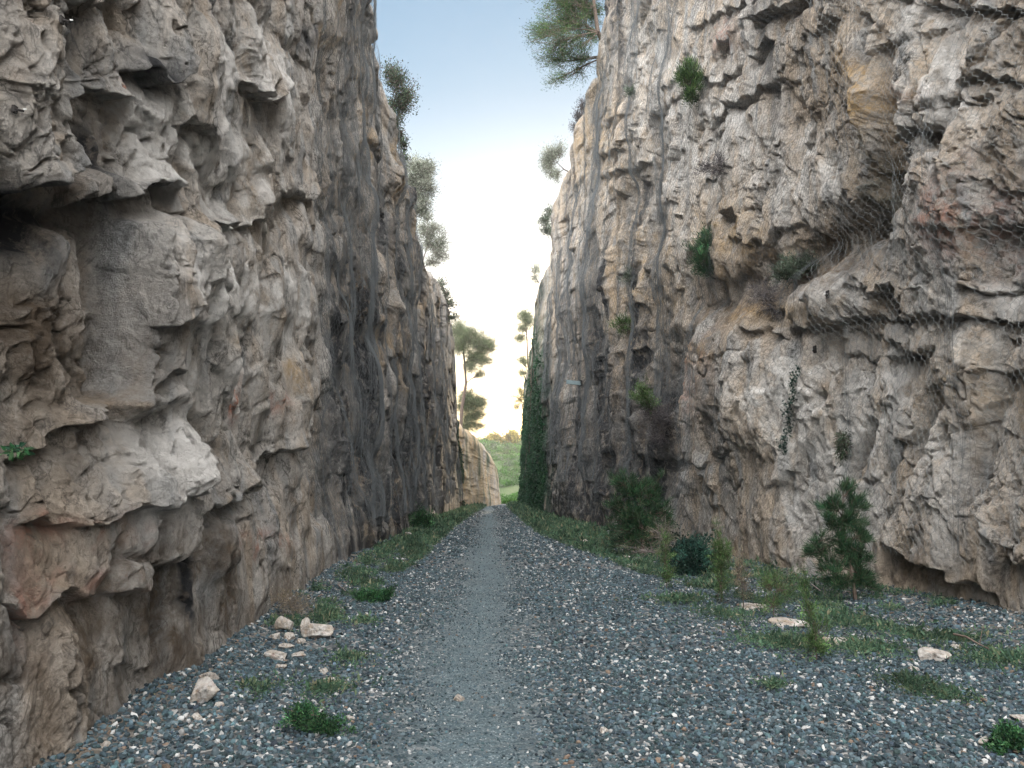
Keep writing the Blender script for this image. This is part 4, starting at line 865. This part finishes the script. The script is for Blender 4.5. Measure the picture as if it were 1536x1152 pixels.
pal = np.array([(.045, .09, .055), (.07, .13, .075), (.11, .15, .085), (.03, .06, .04), (.20, .19, .12)])
tone = np.exp(.5 * fbm(cen[:, 0] / .7, cen[:, 1] / 1.2, 83, 3))[:, None]
cl = pal[rc.choice(5, len(cen), p=[.3, .28, .2, .17, .05])] * tone
V, Fq = leaf_mesh(cen, dv, sc * rc.uniform(.7, 1.3, len(cen)), sc * rc.uniform(.3, .6, len(cen)), rc)
tag(poly_mesh('ground_cover', V, Fq, M['leaf'], cols={'Col': np.repeat(cl, 4, 0)}), 'low creeping green ground cover along both edges of the gravel', 'ground cover', kind='stuff')

# scrub on the far hill
rc = rg(90); nb = 9000
by_ = 94 + 190 * rc.random(nb) ** 1.5; bx_ = -22 + 38 * rc.random(nb); gz = ground_z(bx_, by_)
k = (fbm(bx_ / 10, by_ / 14, 91, 3) > -.45) | (by_ < 134); k &= ~((by_ > 136) & (by_ < 148)); bx_, by_, gz = bx_[k], by_[k], gz[k]
per = 46; sz = rc.uniform(.6, 1.7, len(bx_)) * np.interp(by_, [96, 200, 290], [.55, 1, 1.3])
cen = np.repeat(np.stack([bx_, by_, gz + sz * .35], 1), per, 0) + unit(rc.normal(size=(len(bx_) * per, 3))) * np.repeat(sz, per)[:, None] * np.array([1, 1, .75]) * rc.random((len(bx_) * per, 1)) ** .4 * .8
pal = np.array([(.04, .10, .018), (.06, .14, .025), (.08, .11, .05), (.11, .13, .09)]); kind = np.where(by_ < 140, rc.integers(0, 2, len(bx_)), rc.integers(0, 4, len(bx_)))
cl = np.repeat(pal[kind] * rc.uniform(.6, 1.3, (len(bx_), 1)), per, 0) * rc.uniform(.7, 1.3, (len(bx_) * per, 1))
ln = np.repeat(sz, per) * rc.uniform(.2, .4, len(cen)); V, Fq = leaf_mesh(cen, rc.normal(size=cen.shape) + np.array([0, 0, .5]), ln, ln * .5, rc)
tag(poly_mesh('scrub', V, Fq, M['leaf'], cols={'Col': np.repeat(cl, 4, 0)}), 'bright green and grey scrub covering the hillside beyond the cutting', 'scrub', kind='stuff')

# ---------------------------------------------------------------- drape surface just outside the rock, for nets and ivy
def drape(W, lift=.03):
    ds = .12; sg = np.arange(0, W.ss[-1], ds); zg = np.arange(0, W.H.max(), ds)
    ci = np.clip(np.searchsorted(W.ss, sg), 0, len(W.ss) - 1)
    G = np.empty((len(zg), len(sg)))
    for k, c in enumerate(ci): G[:, k] = np.interp(zg, W.zn[:, c], W.D[:, c])
    Mx = G.copy()
    for a in range(-2, 3):
        for b_ in range(-3, 4): Mx = np.maximum(Mx, np.roll(np.roll(G, a, 1), b_, 0))
    for _ in range(2): Mx = (Mx + np.roll(Mx, 1, 0) + np.roll(Mx, -1, 0) + np.roll(Mx, 1, 1) + np.roll(Mx, -1, 1)) / 5
    def f(s, z, lift=lift):
        i = np.clip(s / ds, 0, len(sg) - 1.001); j = np.clip(z / ds, 0, len(zg) - 1.001); i0 = i.astype(int); j0 = j.astype(int); fi = i - i0; fj = j - j0
        d = (Mx[j0, i0] * (1 - fi) + Mx[j0, i0 + 1] * fi) * (1 - fj) + (Mx[j0 + 1, i0] * (1 - fi) + Mx[j0 + 1, i0 + 1] * fi) * fj
        bx = np.interp(s, W.ss, W.bx); by = np.interp(s, W.ss, W.by); nx = np.interp(s, W.ss, W.nx); ny = np.interp(s, W.ss, W.ny)
        o = d + lift - W.batter(z)
        return np.stack([bx + nx * o, by + ny * o, z], -1)
    return f
dL, dR, dO = drape(LL), drape(RR), drape(OO)
def s_at_y(W, y):
    i0 = int(np.argmin(np.abs(W.by - 1.0))); k = slice(i0, int(np.argmax(W.by * (W.by < 200))) + 1)
    m = (W.by > 0) & (np.arange(len(W.by)) >= i0); return float(np.interp(y, W.by[m][:int(np.argmax(W.by[m] > 77)) or None], W.ss[m][:int(np.argmax(W.by[m] > 77)) or None]))
def px_on(W, px):
    c = np.argmin(np.abs(W.px[W.px.shape[0] // 4][(W.by > 3) & (W.by < W.ymax)] - px)); return float(W.ss[(W.by > 3) & (W.by < W.ymax)][c])
def hexnet(f, s0, s1, z0, z1, w_, h_, r, seed):
    """vertical-twist hexagonal mesh"""
    nc = int((s1 - s0) / w_); nr_ = int((z1 - z0) / h_)
    I, J = np.meshgrid(np.arange(nc), np.arange(nr_)); I = I.ravel(); J = J.ravel()
    ox = np.where(J % 2, .5, 0); sx = s0 + (I + ox) * w_; zy = z0 + J * h_
    def pt(s, z):
        js = .10 * w_ * gn(s * 9, z * 9, seed) + .25 * w_ * gn(s * 1.1, z * .9, seed + 1); jz = .10 * h_ * gn(s * 9 + 5, z * 9, seed + 2) + .25 * h_ * gn(s * 1.2, z, seed + 3)
        return f(s + js, z + jz, .02 + .02 * gn(s * 2, z * 2, seed + 4))
    a = pt(sx, zy); b_ = pt(sx, zy + h_ * .45); c = pt(sx + w_ * .5, zy + h_); d = pt(sx - w_ * .5, zy + h_)
    S = np.concatenate([np.concatenate([p, q, np.full((len(p), 2), r * q_)], 1) for p, q, q_ in ((a, b_, 1.25), (b_, c, 1), (b_, d, 1))])
    return S
def seam(f, sc_, z0, z1, width, nstr, r, seed, wander=.12):
    rr = rg(seed); S = []
    zz = np.arange(z0, z1, .22)
    for k in range(int(nstr * .6)):
        o = rr.normal() * width * .38; ph = rr.random() * 9
        s = sc_ + o + wander * gn(zz / 2.5, zz * 0 + seed, seed) + .035 * gn(zz / .5 + ph, zz * 0 + k, seed + 1) + .3 * width * gn(zz / 2 + ph, zz * 0 + k, seed + 5)
        P = f(s, zz, .03 + .05 * rr.random()); S.append(np.concatenate([P[:-1], P[1:], np.full((len(P) - 1, 2), r)], 1))
    # short cross links between the strands
    zl = rr.uniform(z0, z1, int((z1 - z0) * nstr * .9)); so = sc_ + rr.normal(size=len(zl)) * width * .38 + wander * gn(zl / 2.5, zl * 0 + seed, seed)
    P = f(so, zl, .05); Q = f(so + .06, zl + .05 * rr.choice([-1, 1], len(zl)), .05); S.append(np.concatenate([P, Q, np.full((len(P), 2), r)], 1))
    return np.concatenate(S)
def net(label, W, f, ya, yb, z0, z1, cw, r, seed, seams, group, hexes=True):
    sa, sb = s_at_y(W, ya), s_at_y(W, yb)
    p = f(np.array([sa]), np.array([z0]))[0]; root = tag(empty('rockfall_net', Vector(p)), label, 'net', group)
    if hexes:
        V, Fq = tubes(hexnet(f, sa, sb, z0, z1, cw, cw * .62, r, seed), 3); poly_mesh('wire_mesh', local(root, V), Fq, M['wire'] if ya < 13.2 else M['seam'], root, smooth=True)
    for i, (pxs, za, zb, wd, n_) in enumerate(seams):
        V, Fq = tubes(seam(f, px_on(W, pxs), za, zb, wd, n_, r * .9, seed * 10 + i), 3); poly_mesh('seam', local(root, V), Fq, M['seam'], root, smooth=True)
G = 'rockfall nets hung over the cliffs'
net('coarse hexagonal wire net over the nearest part of the right cliff at the right edge', RR, dR, 6.6, 9.6, .9, 17, .150, .0018, 101, [(1478, .8, 7, .20, 12)], G)
net('hexagonal wire net hanging across the ochre bulge and dark gully of the right cliff', RR, dR, 9.7, 13.2, .7, 20.5, .150, .0018, 102, [(1352, 8.5, 14, .18, 16), (1278, .8, 4, .16, 12)], G)
net('fine wire net over the pale blocks of the right cliff above the shrub ledge', RR, dR, 13.3, 18.6, .6, 21.5, .150, .0018, 103, [(1042, .6, 8, .5, 30)], G)
net('wire net with a broad bluish fold above the farther pine bush on the right cliff', RR, dR, 18.7, 25.5, .6, 21.8, .17, .0028, 104, [(1000, 4, 21, 1.1, 80), (945, 2, 21, 1.0, 60)], G)
net('wire net on the right cliff around the steel bracket', RR, dR, 25.6, 36, .6, 20.3, .22, .0034, 105, [(905, 2, 20, 1.4, 80), (880, 2, 19, 1.6, 80)], G)
net('farthest wire net on the right cliff, beside the ivy curtain', RR, dR, 36, 60, .6, 15, .3, .005, 106, [(856, 2, 17, 2.2, 90), (835, 3, 15, 2.6, 90), (818, 7, 14, 2.4, 60)], G, False)
net('nearest wire net on the left cliff, starting beside the bare rock', LL, dL, 14.0, 18.8, .8, 15.8, .16, .0028, 107, [(512, .9, 16, .9, 60), (545, .9, 16, 1.0, 60)], G)
net('wire net on the left cliff with the jutting block at its upper edge', LL, dL, 19, 25, .7, 15.8, .19, .0032, 108, [(570, .9, 16.5, 1.3, 80), (592, .9, 15, 1.3, 60)], G)
net('wire net on the left cliff below the faded tree on its brow', LL, dL, 25.2, 35, .7, 13.6, .26, .0038, 109, [(612, .8, 14, 2.0, 90), (630, .8, 13, 2.0, 80)], G)
net('farthest wire net on the left cliff, near its vertical end', LL, dL, 35, 60, .7, 11.5, .3, .005, 110, [(650, .8, 12, 3.0, 90), (668, .8, 12, 3.4, 80), (684, .8, 12, 3.6, 70)], G, False)

# ---------------------------------------------------------------- ivy
def ivy(label, f, s0, s1, z0, z1, n, size, seed, W, shape):
    rr = rg(seed); s = s0 + (s1 - s0) * rr.random(n); z = z0 + (z1 - z0) * rr.random(n); k = shape(s, z, rr); s, z = s[k], z[k]
    P = f(s, z, .02) + rr.normal(size=(len(s), 3)) * .05
    root = tag(empty('ivy_curtain', Vector(f(np.array([(s0 + s1) / 2]), np.array([z0]))[0])), label, 'ivy')
    dv = rr.normal(size=P.shape); dv[:, 2] -= 1.2; ln = size * rr.uniform(.6, 1.3, len(P))
    V, Fq = leaf_mesh(P, dv, ln, ln * .75, rr)
    cl = np.array([(.012, .045, .022), (.018, .062, .028), (.010, .032, .018), (.03, .07, .03)])[rr.integers(0, 4, len(P))] * np.exp(.4 * fbm(s / .6, z / 2.5, seed, 3))[:, None]
    poly_mesh('foliage', local(root, V), Fq, M['leaf'], root, cols={'Col': np.repeat(cl, 4, 0)})
    for i in range(6):
        zz = np.arange(z0, z0 + (z1 - z0) * rr.uniform(.5, .95), .6); s_ = s0 + (s1 - s0) * rr.uniform(.1, .9) + .3 * gn(zz / 1.5, zz * 0 + i, seed); p = f(s_, zz, .03)
        V, Fq = tubes(np.concatenate([p[:-1], p[1:], np.full((len(p) - 1, 2), .025)], 1), 4)
        poly_mesh('stem', local(root, V), Fq, M['bark'], root)
sa, sb = px_on(RR, 824), px_on(RR, 780)
def shp(s, z, rr):
    u = (s - sa) / (sb - sa); top = np.interp(u, [0, .1, .3, .55, .8, 1], [4, 9, 12, 13, 12, 9.5]) + 2.6 * fbm(s / .6, s * 0, 7, 3)
    return (z < top) & (u > .12 * fbm(z / 1.5, z * 0, 11, 3)) & (u < .92 + .12 * fbm(z / 1.3, z * 0 + 5, 12, 3)) & (fbm(s / .35, z / 3.0, 8, 4) > -.22 + .8 * sstep(.45, 1.0, z / top)) 
ivy('tall dark green curtain of ivy covering the far end of the right cliff', dR, sa, sb, 0, 14, 44000, .17, 201, RR, shp)
sa2, sb2 = px_on(LL, 690), px_on(LL, 696.5)
ivy('narrow dark strip of ivy down the vertical end of the left cliff', dL, sa2, sb2, 0, 7, 6000, .2, 202, LL, lambda s, z, rr: fbm(s / .8, z / 2.5, 9, 3) > -.4)
for i, (a, b_, lb) in enumerate(((728.5, 730.5, 'thin strand of ivy in the middle of the low far outcrop'), (741.5, 744.5, 'dark ivy at the right end of the low far outcrop'))):
    ivy(lb, dO, px_on(OO, a), px_on(OO, b_), 0, 5.4, 2600, .2, 203 + i, OO, lambda s, z, rr: z < np.interp(np.interp(s, OO.ss, OO.by), [66, 84, 90], [6.2, 4.2, 2.2]))

# ---------------------------------------------------------------- fallen stones
def ico_sub(k):
    v, f = ico(); v = [tuple(p) for p in v]; f = [tuple(a) for a in f]
    for _ in range(k):
        cache = {}; nf = []
        def mid(a, b_):
            key = (min(a, b_), max(a, b_))
            if key not in cache:
                p = np.array(v[a]) + np.array(v[b_]); p /= np.linalg.norm(p); v.append(tuple(p)); cache[key] = len(v) - 1
            return cache[key]
        for a, b_, c in f:
            x, y, z = mid(a, b_), mid(b_, c), mid(c, a); nf += [(a, x, z), (b_, y, x), (c, z, y), (x, y, z)]
        f = nf
    return np.array(v), np.array(f)
SV, SF = ico_sub(4)
def stone(label, px, py, rx, rz, seed, depth=.8, m='boulder', name='fallen_stone', group=None, sink=.25, pale=.5):
    rr = rg(seed); p = onground(px, py); k = p.y / F; ax, az = rx * k, rz * k
    d = unit(rr.normal(size=(13, 3))); h = rr.uniform(.55, .92, 13); dots = SV @ d.T
    r = np.min(np.where(dots > .03, h / np.maximum(dots, .03), 9), 1); r = np.minimum(r, 1.1)
    V = SV * r[:, None]; V = V + SV * (.035 * fbm(SV[:, 0] * 3 + seed, SV[:, 1] * 3 + SV[:, 2] * 2, seed, 4))[:, None]
    a = rr.uniform(-.3, .3); V = V @ np.array([[math.cos(a), math.sin(a), 0], [-math.sin(a), math.cos(a), 0], [0, 0, 1]])
    V = V * np.array([ax, ax * depth, az]); o_z = az * (1 - sink * 2) * .85
    A = np.zeros((len(V), 3)); B = np.zeros((len(V), 3)); B[:, 0] = pale * (.5 + fbm(SV[:, 0] * 2, SV[:, 2] * 2 + seed, seed, 3)); B[:, 1] = np.clip(.5 * fbm(SV[:, 0] * 2 + 9, SV[:, 1] * 2, seed, 3), 0, 1); A[:, 2] = np.clip(.8 * fbm(SV[:, 0] * 2 + 5, SV[:, 2] * 3, seed + 2, 3) - .2, 0, 1)
    o = poly_mesh(name, V, SF, M[m], smooth=False, cols={'A': np.clip(A, 0, 1), 'B': np.clip(B, 0, 1)}); o.location = p + Vector((0, 0, o_z))
    o.data.set_sharp_from_angle(angle=R(28)) if hasattr(o.data, 'set_sharp_from_angle') else None
    return tag(o, label, 'stone', group)
GS = 'pale stones fallen from the cliffs'
for i, (lb, px, py, rx, rz, dp, sk, pl) in enumerate((
    ('large angular cream boulder at the foot of the left cliff, nearest to the camera', 304, 1052, 25, 20, .9, .12, .8),
    ('flat reddish stone wedged between the nearest cream boulder and the left cliff', 312, 1020, 15, 7, .8, .2, .3),
    ('big cream stone at the right end of the pile by the dry plant', 476, 956, 21, 14, .8, .12, .9),
    ('upright pale grey stone leaning on the big cream stone of the pile', 459, 952, 9, 15, .9, .15, .9),
    ('tall cream stone in front of the dry plant at the cliff foot', 428, 946, 14, 13, .9, .12, .6),
    ('pale rounded stone left of the tall cream stone', 412, 960, 10, 8, .9, .2, .8),
    ('small tan stone below the tall cream stone', 434, 960, 11, 7, .9, .2, .5),
    ('small grey stone between the two halves of the stone pile', 452, 966, 6, 6, .9, .2, .4),
    ('flat tan stone low in the pile, just in front of the small tan one', 428, 972, 12, 6, .9, .25, .6),
    ('broad flat cream slab broken on the gravel below the stone pile', 416, 988, 20, 9, 1.0, .3, .9),
    ('thin pale slab next to the broad broken slab', 446, 984, 12, 4, 1.0, .3, .9),
    ('small whitish stone alone on the gravel below the broken slab', 422, 1002, 9, 5, .9, .3, 1),
    ('pale oval stone on the gravel right of the nearest cream boulder', 327, 1061, 8, 6, .9, .3, 1),
    ('small bright stone in front of the nearest cream boulder', 296, 1075, 8, 7, .9, .25, 1),
    ('flat whitish stone beside the low green patch left of the track', 492, 1022, 14, 5, .9, .3, .9),
    ('chunky white stone just above the flat whitish one left of the track', 486, 1010, 8, 7, .9, .3, 1),
    ('lone tan stone on the green verge at the foot of the left cliff', 612, 806, 7, 6, .9, .2, .3),
    ('long white slab like stone lying by the right cliff, largest stone on the right', 1400, 992, 25, 12, .7, .15, 1),
    ('small white lump behind the long white stone', 1434, 973, 7, 5, .9, .2, 1),
    ('small square white stone in front of the long white stone', 1371, 1006, 7, 5, .9, .2, 1),
    ('white stone near the leafy clump in the bottom right corner', 1477, 1117, 9, 8, .9, .25, 1),
    ('flat white stone at the right edge of the photo', 1530, 1079, 14, 6, .9, .3, 1),
    ('white stone on the gravel just right of the track', 906, 1098, 7, 6, .9, .3, 1),
    ('whitish flat stone on the track edge at the bottom, left of centre', 525, 1128 - 48, 8, 5, .9, .3, .9),
    ('dark stone lying alone on the left edge of the track', 690, 1050, 9, 6, .9, .3, 0),
    ('pinkish stone beside the left cliff foot near the bottom edge', 158, 1121, 8, 6, .9, .3, .3),
    ('pale slab in the bare patch under the tall weeds, left one', 1130, 912, 26, 5, 1.4, .4, .9),
    ('long pale slab in the middle of the bare patch among the weeds', 1184, 936, 30, 6, 1.4, .4, .9),
    ('pale sandy slab at the right end of the bare patch, behind the nearest weed', 1262, 962, 24, 5, 1.4, .4, .7),
    ('small white stone by the foot of the farther pine bush', 940, 840, 7, 4, .9, .2, 1),
    ('tan stone in front of the brown twigs at the farther pine bush', 950, 850, 8, 4, .9, .2, .6),
    ('tiny pale stone on the right verge before the pine bush', 878, 813, 6, 4, .9, .2, .5))):
    stone(lb, px, py, rx, rz, 400 + i, dp, 'boulder', 'fallen_stone', GS, sk, pl)

# ---------------------------------------------------------------- rubble heaps and a broken branch at the foot of the right cliff
def stick(name, label, pts, r, m, cat):
    S = [(*pts[i], *pts[i + 1], r * (1 - .6 * i / len(pts)), r * (1 - .6 * (i + 1) / len(pts))) for i in range(len(pts) - 1)]
    root = empty(name, Vector(pts[0])); tag(root, label, cat); V, Fq = tubes(S, 6); poly_mesh('stick', local(root, V), Fq, M[m], root, smooth=True)
    # side twig
    a = np.array(pts[len(pts) // 2]); V, Fq = tubes([(*a, *(a + np.array([.06, .03, .14])), r * .5, r * .2)], 5); poly_mesh('twig', local(root, V), Fq, M[m], root, smooth=True)
a, b_ = onground(1432, 968), onground(1512, 990)
stick('fallen_branch', 'dark thin branch lying at the foot of the right cliff behind the long white stone', [tuple(a.lerp(b_, t) + Vector((0, 0, .10 - .05 * t + .02 * math.sin(t * 7)))) for t in (0, .25, .5, .75, 1)], .012, 'bark', 'branch')
a, b_ = onground(1218, 886), onground(1246, 900)
stick('fallen_branch', 'pale grey stick leaning at the foot of the young pine', [tuple(a.lerp(b_, t) + Vector((0, 0, .10 - .08 * t))) for t in (0, .3, .6, 1)], .010, 'deadwood', 'branch')
a, b_ = onground(508, 880), onground(520, 892)
stick('fallen_branch', 'bleached stick on the gravel by the foot of the netted left cliff', [tuple(a.lerp(b_, t) + Vector((0, 0, .04))) for t in (0, .3, .6, 1)], .014, 'deadwood', 'branch')

# ---------------------------------------------------------------- steelwork on the cliffs
def box_seg(V, Fq, p, ax, ay, az, hx, hy, hz):
    i = len(V); p, ax, ay, az = map(lambda q: np.array(tuple(q), float), (p, ax, ay, az))
    for sx in (-1, 1):
        for sy in (-1, 1):
            for sz in (-1, 1): V.append(p + ax * hx * sx + ay * hy * sy + az * hz * sz)
    for q in ((0, 1, 3, 2), (4, 6, 7, 5), (0, 4, 5, 1), (2, 3, 7, 6), (0, 2, 6, 4), (1, 5, 7, 3)): Fq.append(tuple(i + k for k in q))
p, n = onwall(RR, 872, 573)
root = tag(empty('steel_bracket', p), 'grey steel bracket sticking out of the netted right cliff, left of centre', 'bracket')
d = (Vector((-1, -.35, .06))).normalized(); up = Vector((0, 0, 1)); side = d.cross(up).normalized()
V, Fq = [], []; box_seg(V, Fq, p + d * .30, d, side, up, .42, .012, .085); box_seg(V, Fq, p + d * .30 + side * .06 - up * .073, d, side, up, .42, .05, .010); box_seg(V, Fq, p + d * .30 + side * .06 + up * .073, d, side, up, .42, .05, .010)
poly_mesh('channel_beam', local(root, V), Fq, M['steel'], root)
V, Fq = [], []; box_seg(V, Fq, p + d * .02, d, side, up, .015, .13, .13); poly_mesh('anchor_plate', local(root, V), Fq, M['iron'], root)
for q in (-.08, .08): V, Fq = tubes([(*(p + d * .02 + side * q), *(p + d * .10 + side * q), .02, .02)], 6); poly_mesh('bolt', local(root, V), Fq, M['iron'], root)
for lb, px, py, dx, W in (('rusty rod sticking out of the right cliff below the steel bracket', 868, 631, .55, RR), ('short dark rod in the right cliff, upper right of the rusty rod', 912, 596, .35, RR)):
    p, n = onwall(W, px, py); root = tag(empty('anchor_rod', p), lb, 'rod'); q = p + Vector((-dx, -dx * .3, -.03))
    V, Fq = tubes([(*p, *q, .018, .018)], 8); poly_mesh('rod', local(root, V), Fq, M['iron'], root); V, Fq = tubes([(*(p + (q - p) * .04), *(p + (q - p) * .1), .045, .045)], 6); poly_mesh('nut', local(root, V), Fq, M['iron'], root)
for lb, px, py, W in (('dark rock bolt with a pale tip near the top left corner', 92, 30, LL), ('dark rock bolt with a pale tip at the left edge, below the other one', 20, 165, LL), ('small steel anchor bolt in the big pale block right of the gully', 1244, 443, RR), ('small dark anchor bolt below the long horizontal crack of the right cliff', 1221, 525, RR)):
    p, n = onwall(W, px, py); root = tag(empty('rock_bolt', p), lb, 'bolt', 'rock bolts in the cliffs'); k = p.y / 6
    V, Fq = [], []; t_ = n.cross(Vector((0, 0, 1))); box_seg(V, Fq, p + n * .012, n, t_, Vector((0, 0, 1)), .008, .022 * k, .03 * k); poly_mesh('plate', local(root, V), Fq, M['iron'], root)
    V, Fq = tubes([(*(p + n * .02), *(p + n * .06 + Vector((0, 0, -.01))), .011 * k, .010 * k)], 7); poly_mesh('shank', local(root, V), Fq, M['iron'], root)
    V, Fq = tubes([(*(p + n * .06), *(p + n * .075), .008 * k, .005 * k)], 7); poly_mesh('cap', local(root, V), Fq, M['white'], root)

# ---- haze: one closed box of thin even air round the whole place
def haze(den):
    m = bpy.data.materials.new('haze'); m.use_nodes = True; t = m.node_tree; t.nodes.clear()
    o = t.nodes.new('ShaderNodeOutputMaterial'); v = t.nodes.new('ShaderNodeVolumePrincipled')
    v.inputs['Color'].default_value = (.95, .96, 1, 1); v.inputs['Density'].default_value = den; v.inputs['Anisotropy'].default_value = .55
    t.links.new(v.outputs[0], o.inputs['Volume'])
    x, y0, y1, z0, z1 = 1600, -1000, 3100, -12, 75
    V = [(sx, sy, sz) for sx in (-x, x) for sy in (y0, y1) for sz in (z0, z1)]
    o_ = poly_mesh('haze', V, [(0, 1, 3, 2), (4, 6, 7, 5), (0, 4, 5, 1), (2, 3, 7, 6), (0, 2, 6, 4), (1, 5, 7, 3)], m)
    tag(o_, 'thin pale haze in the air of the cutting', 'haze', kind='stuff')
haze(.0005)
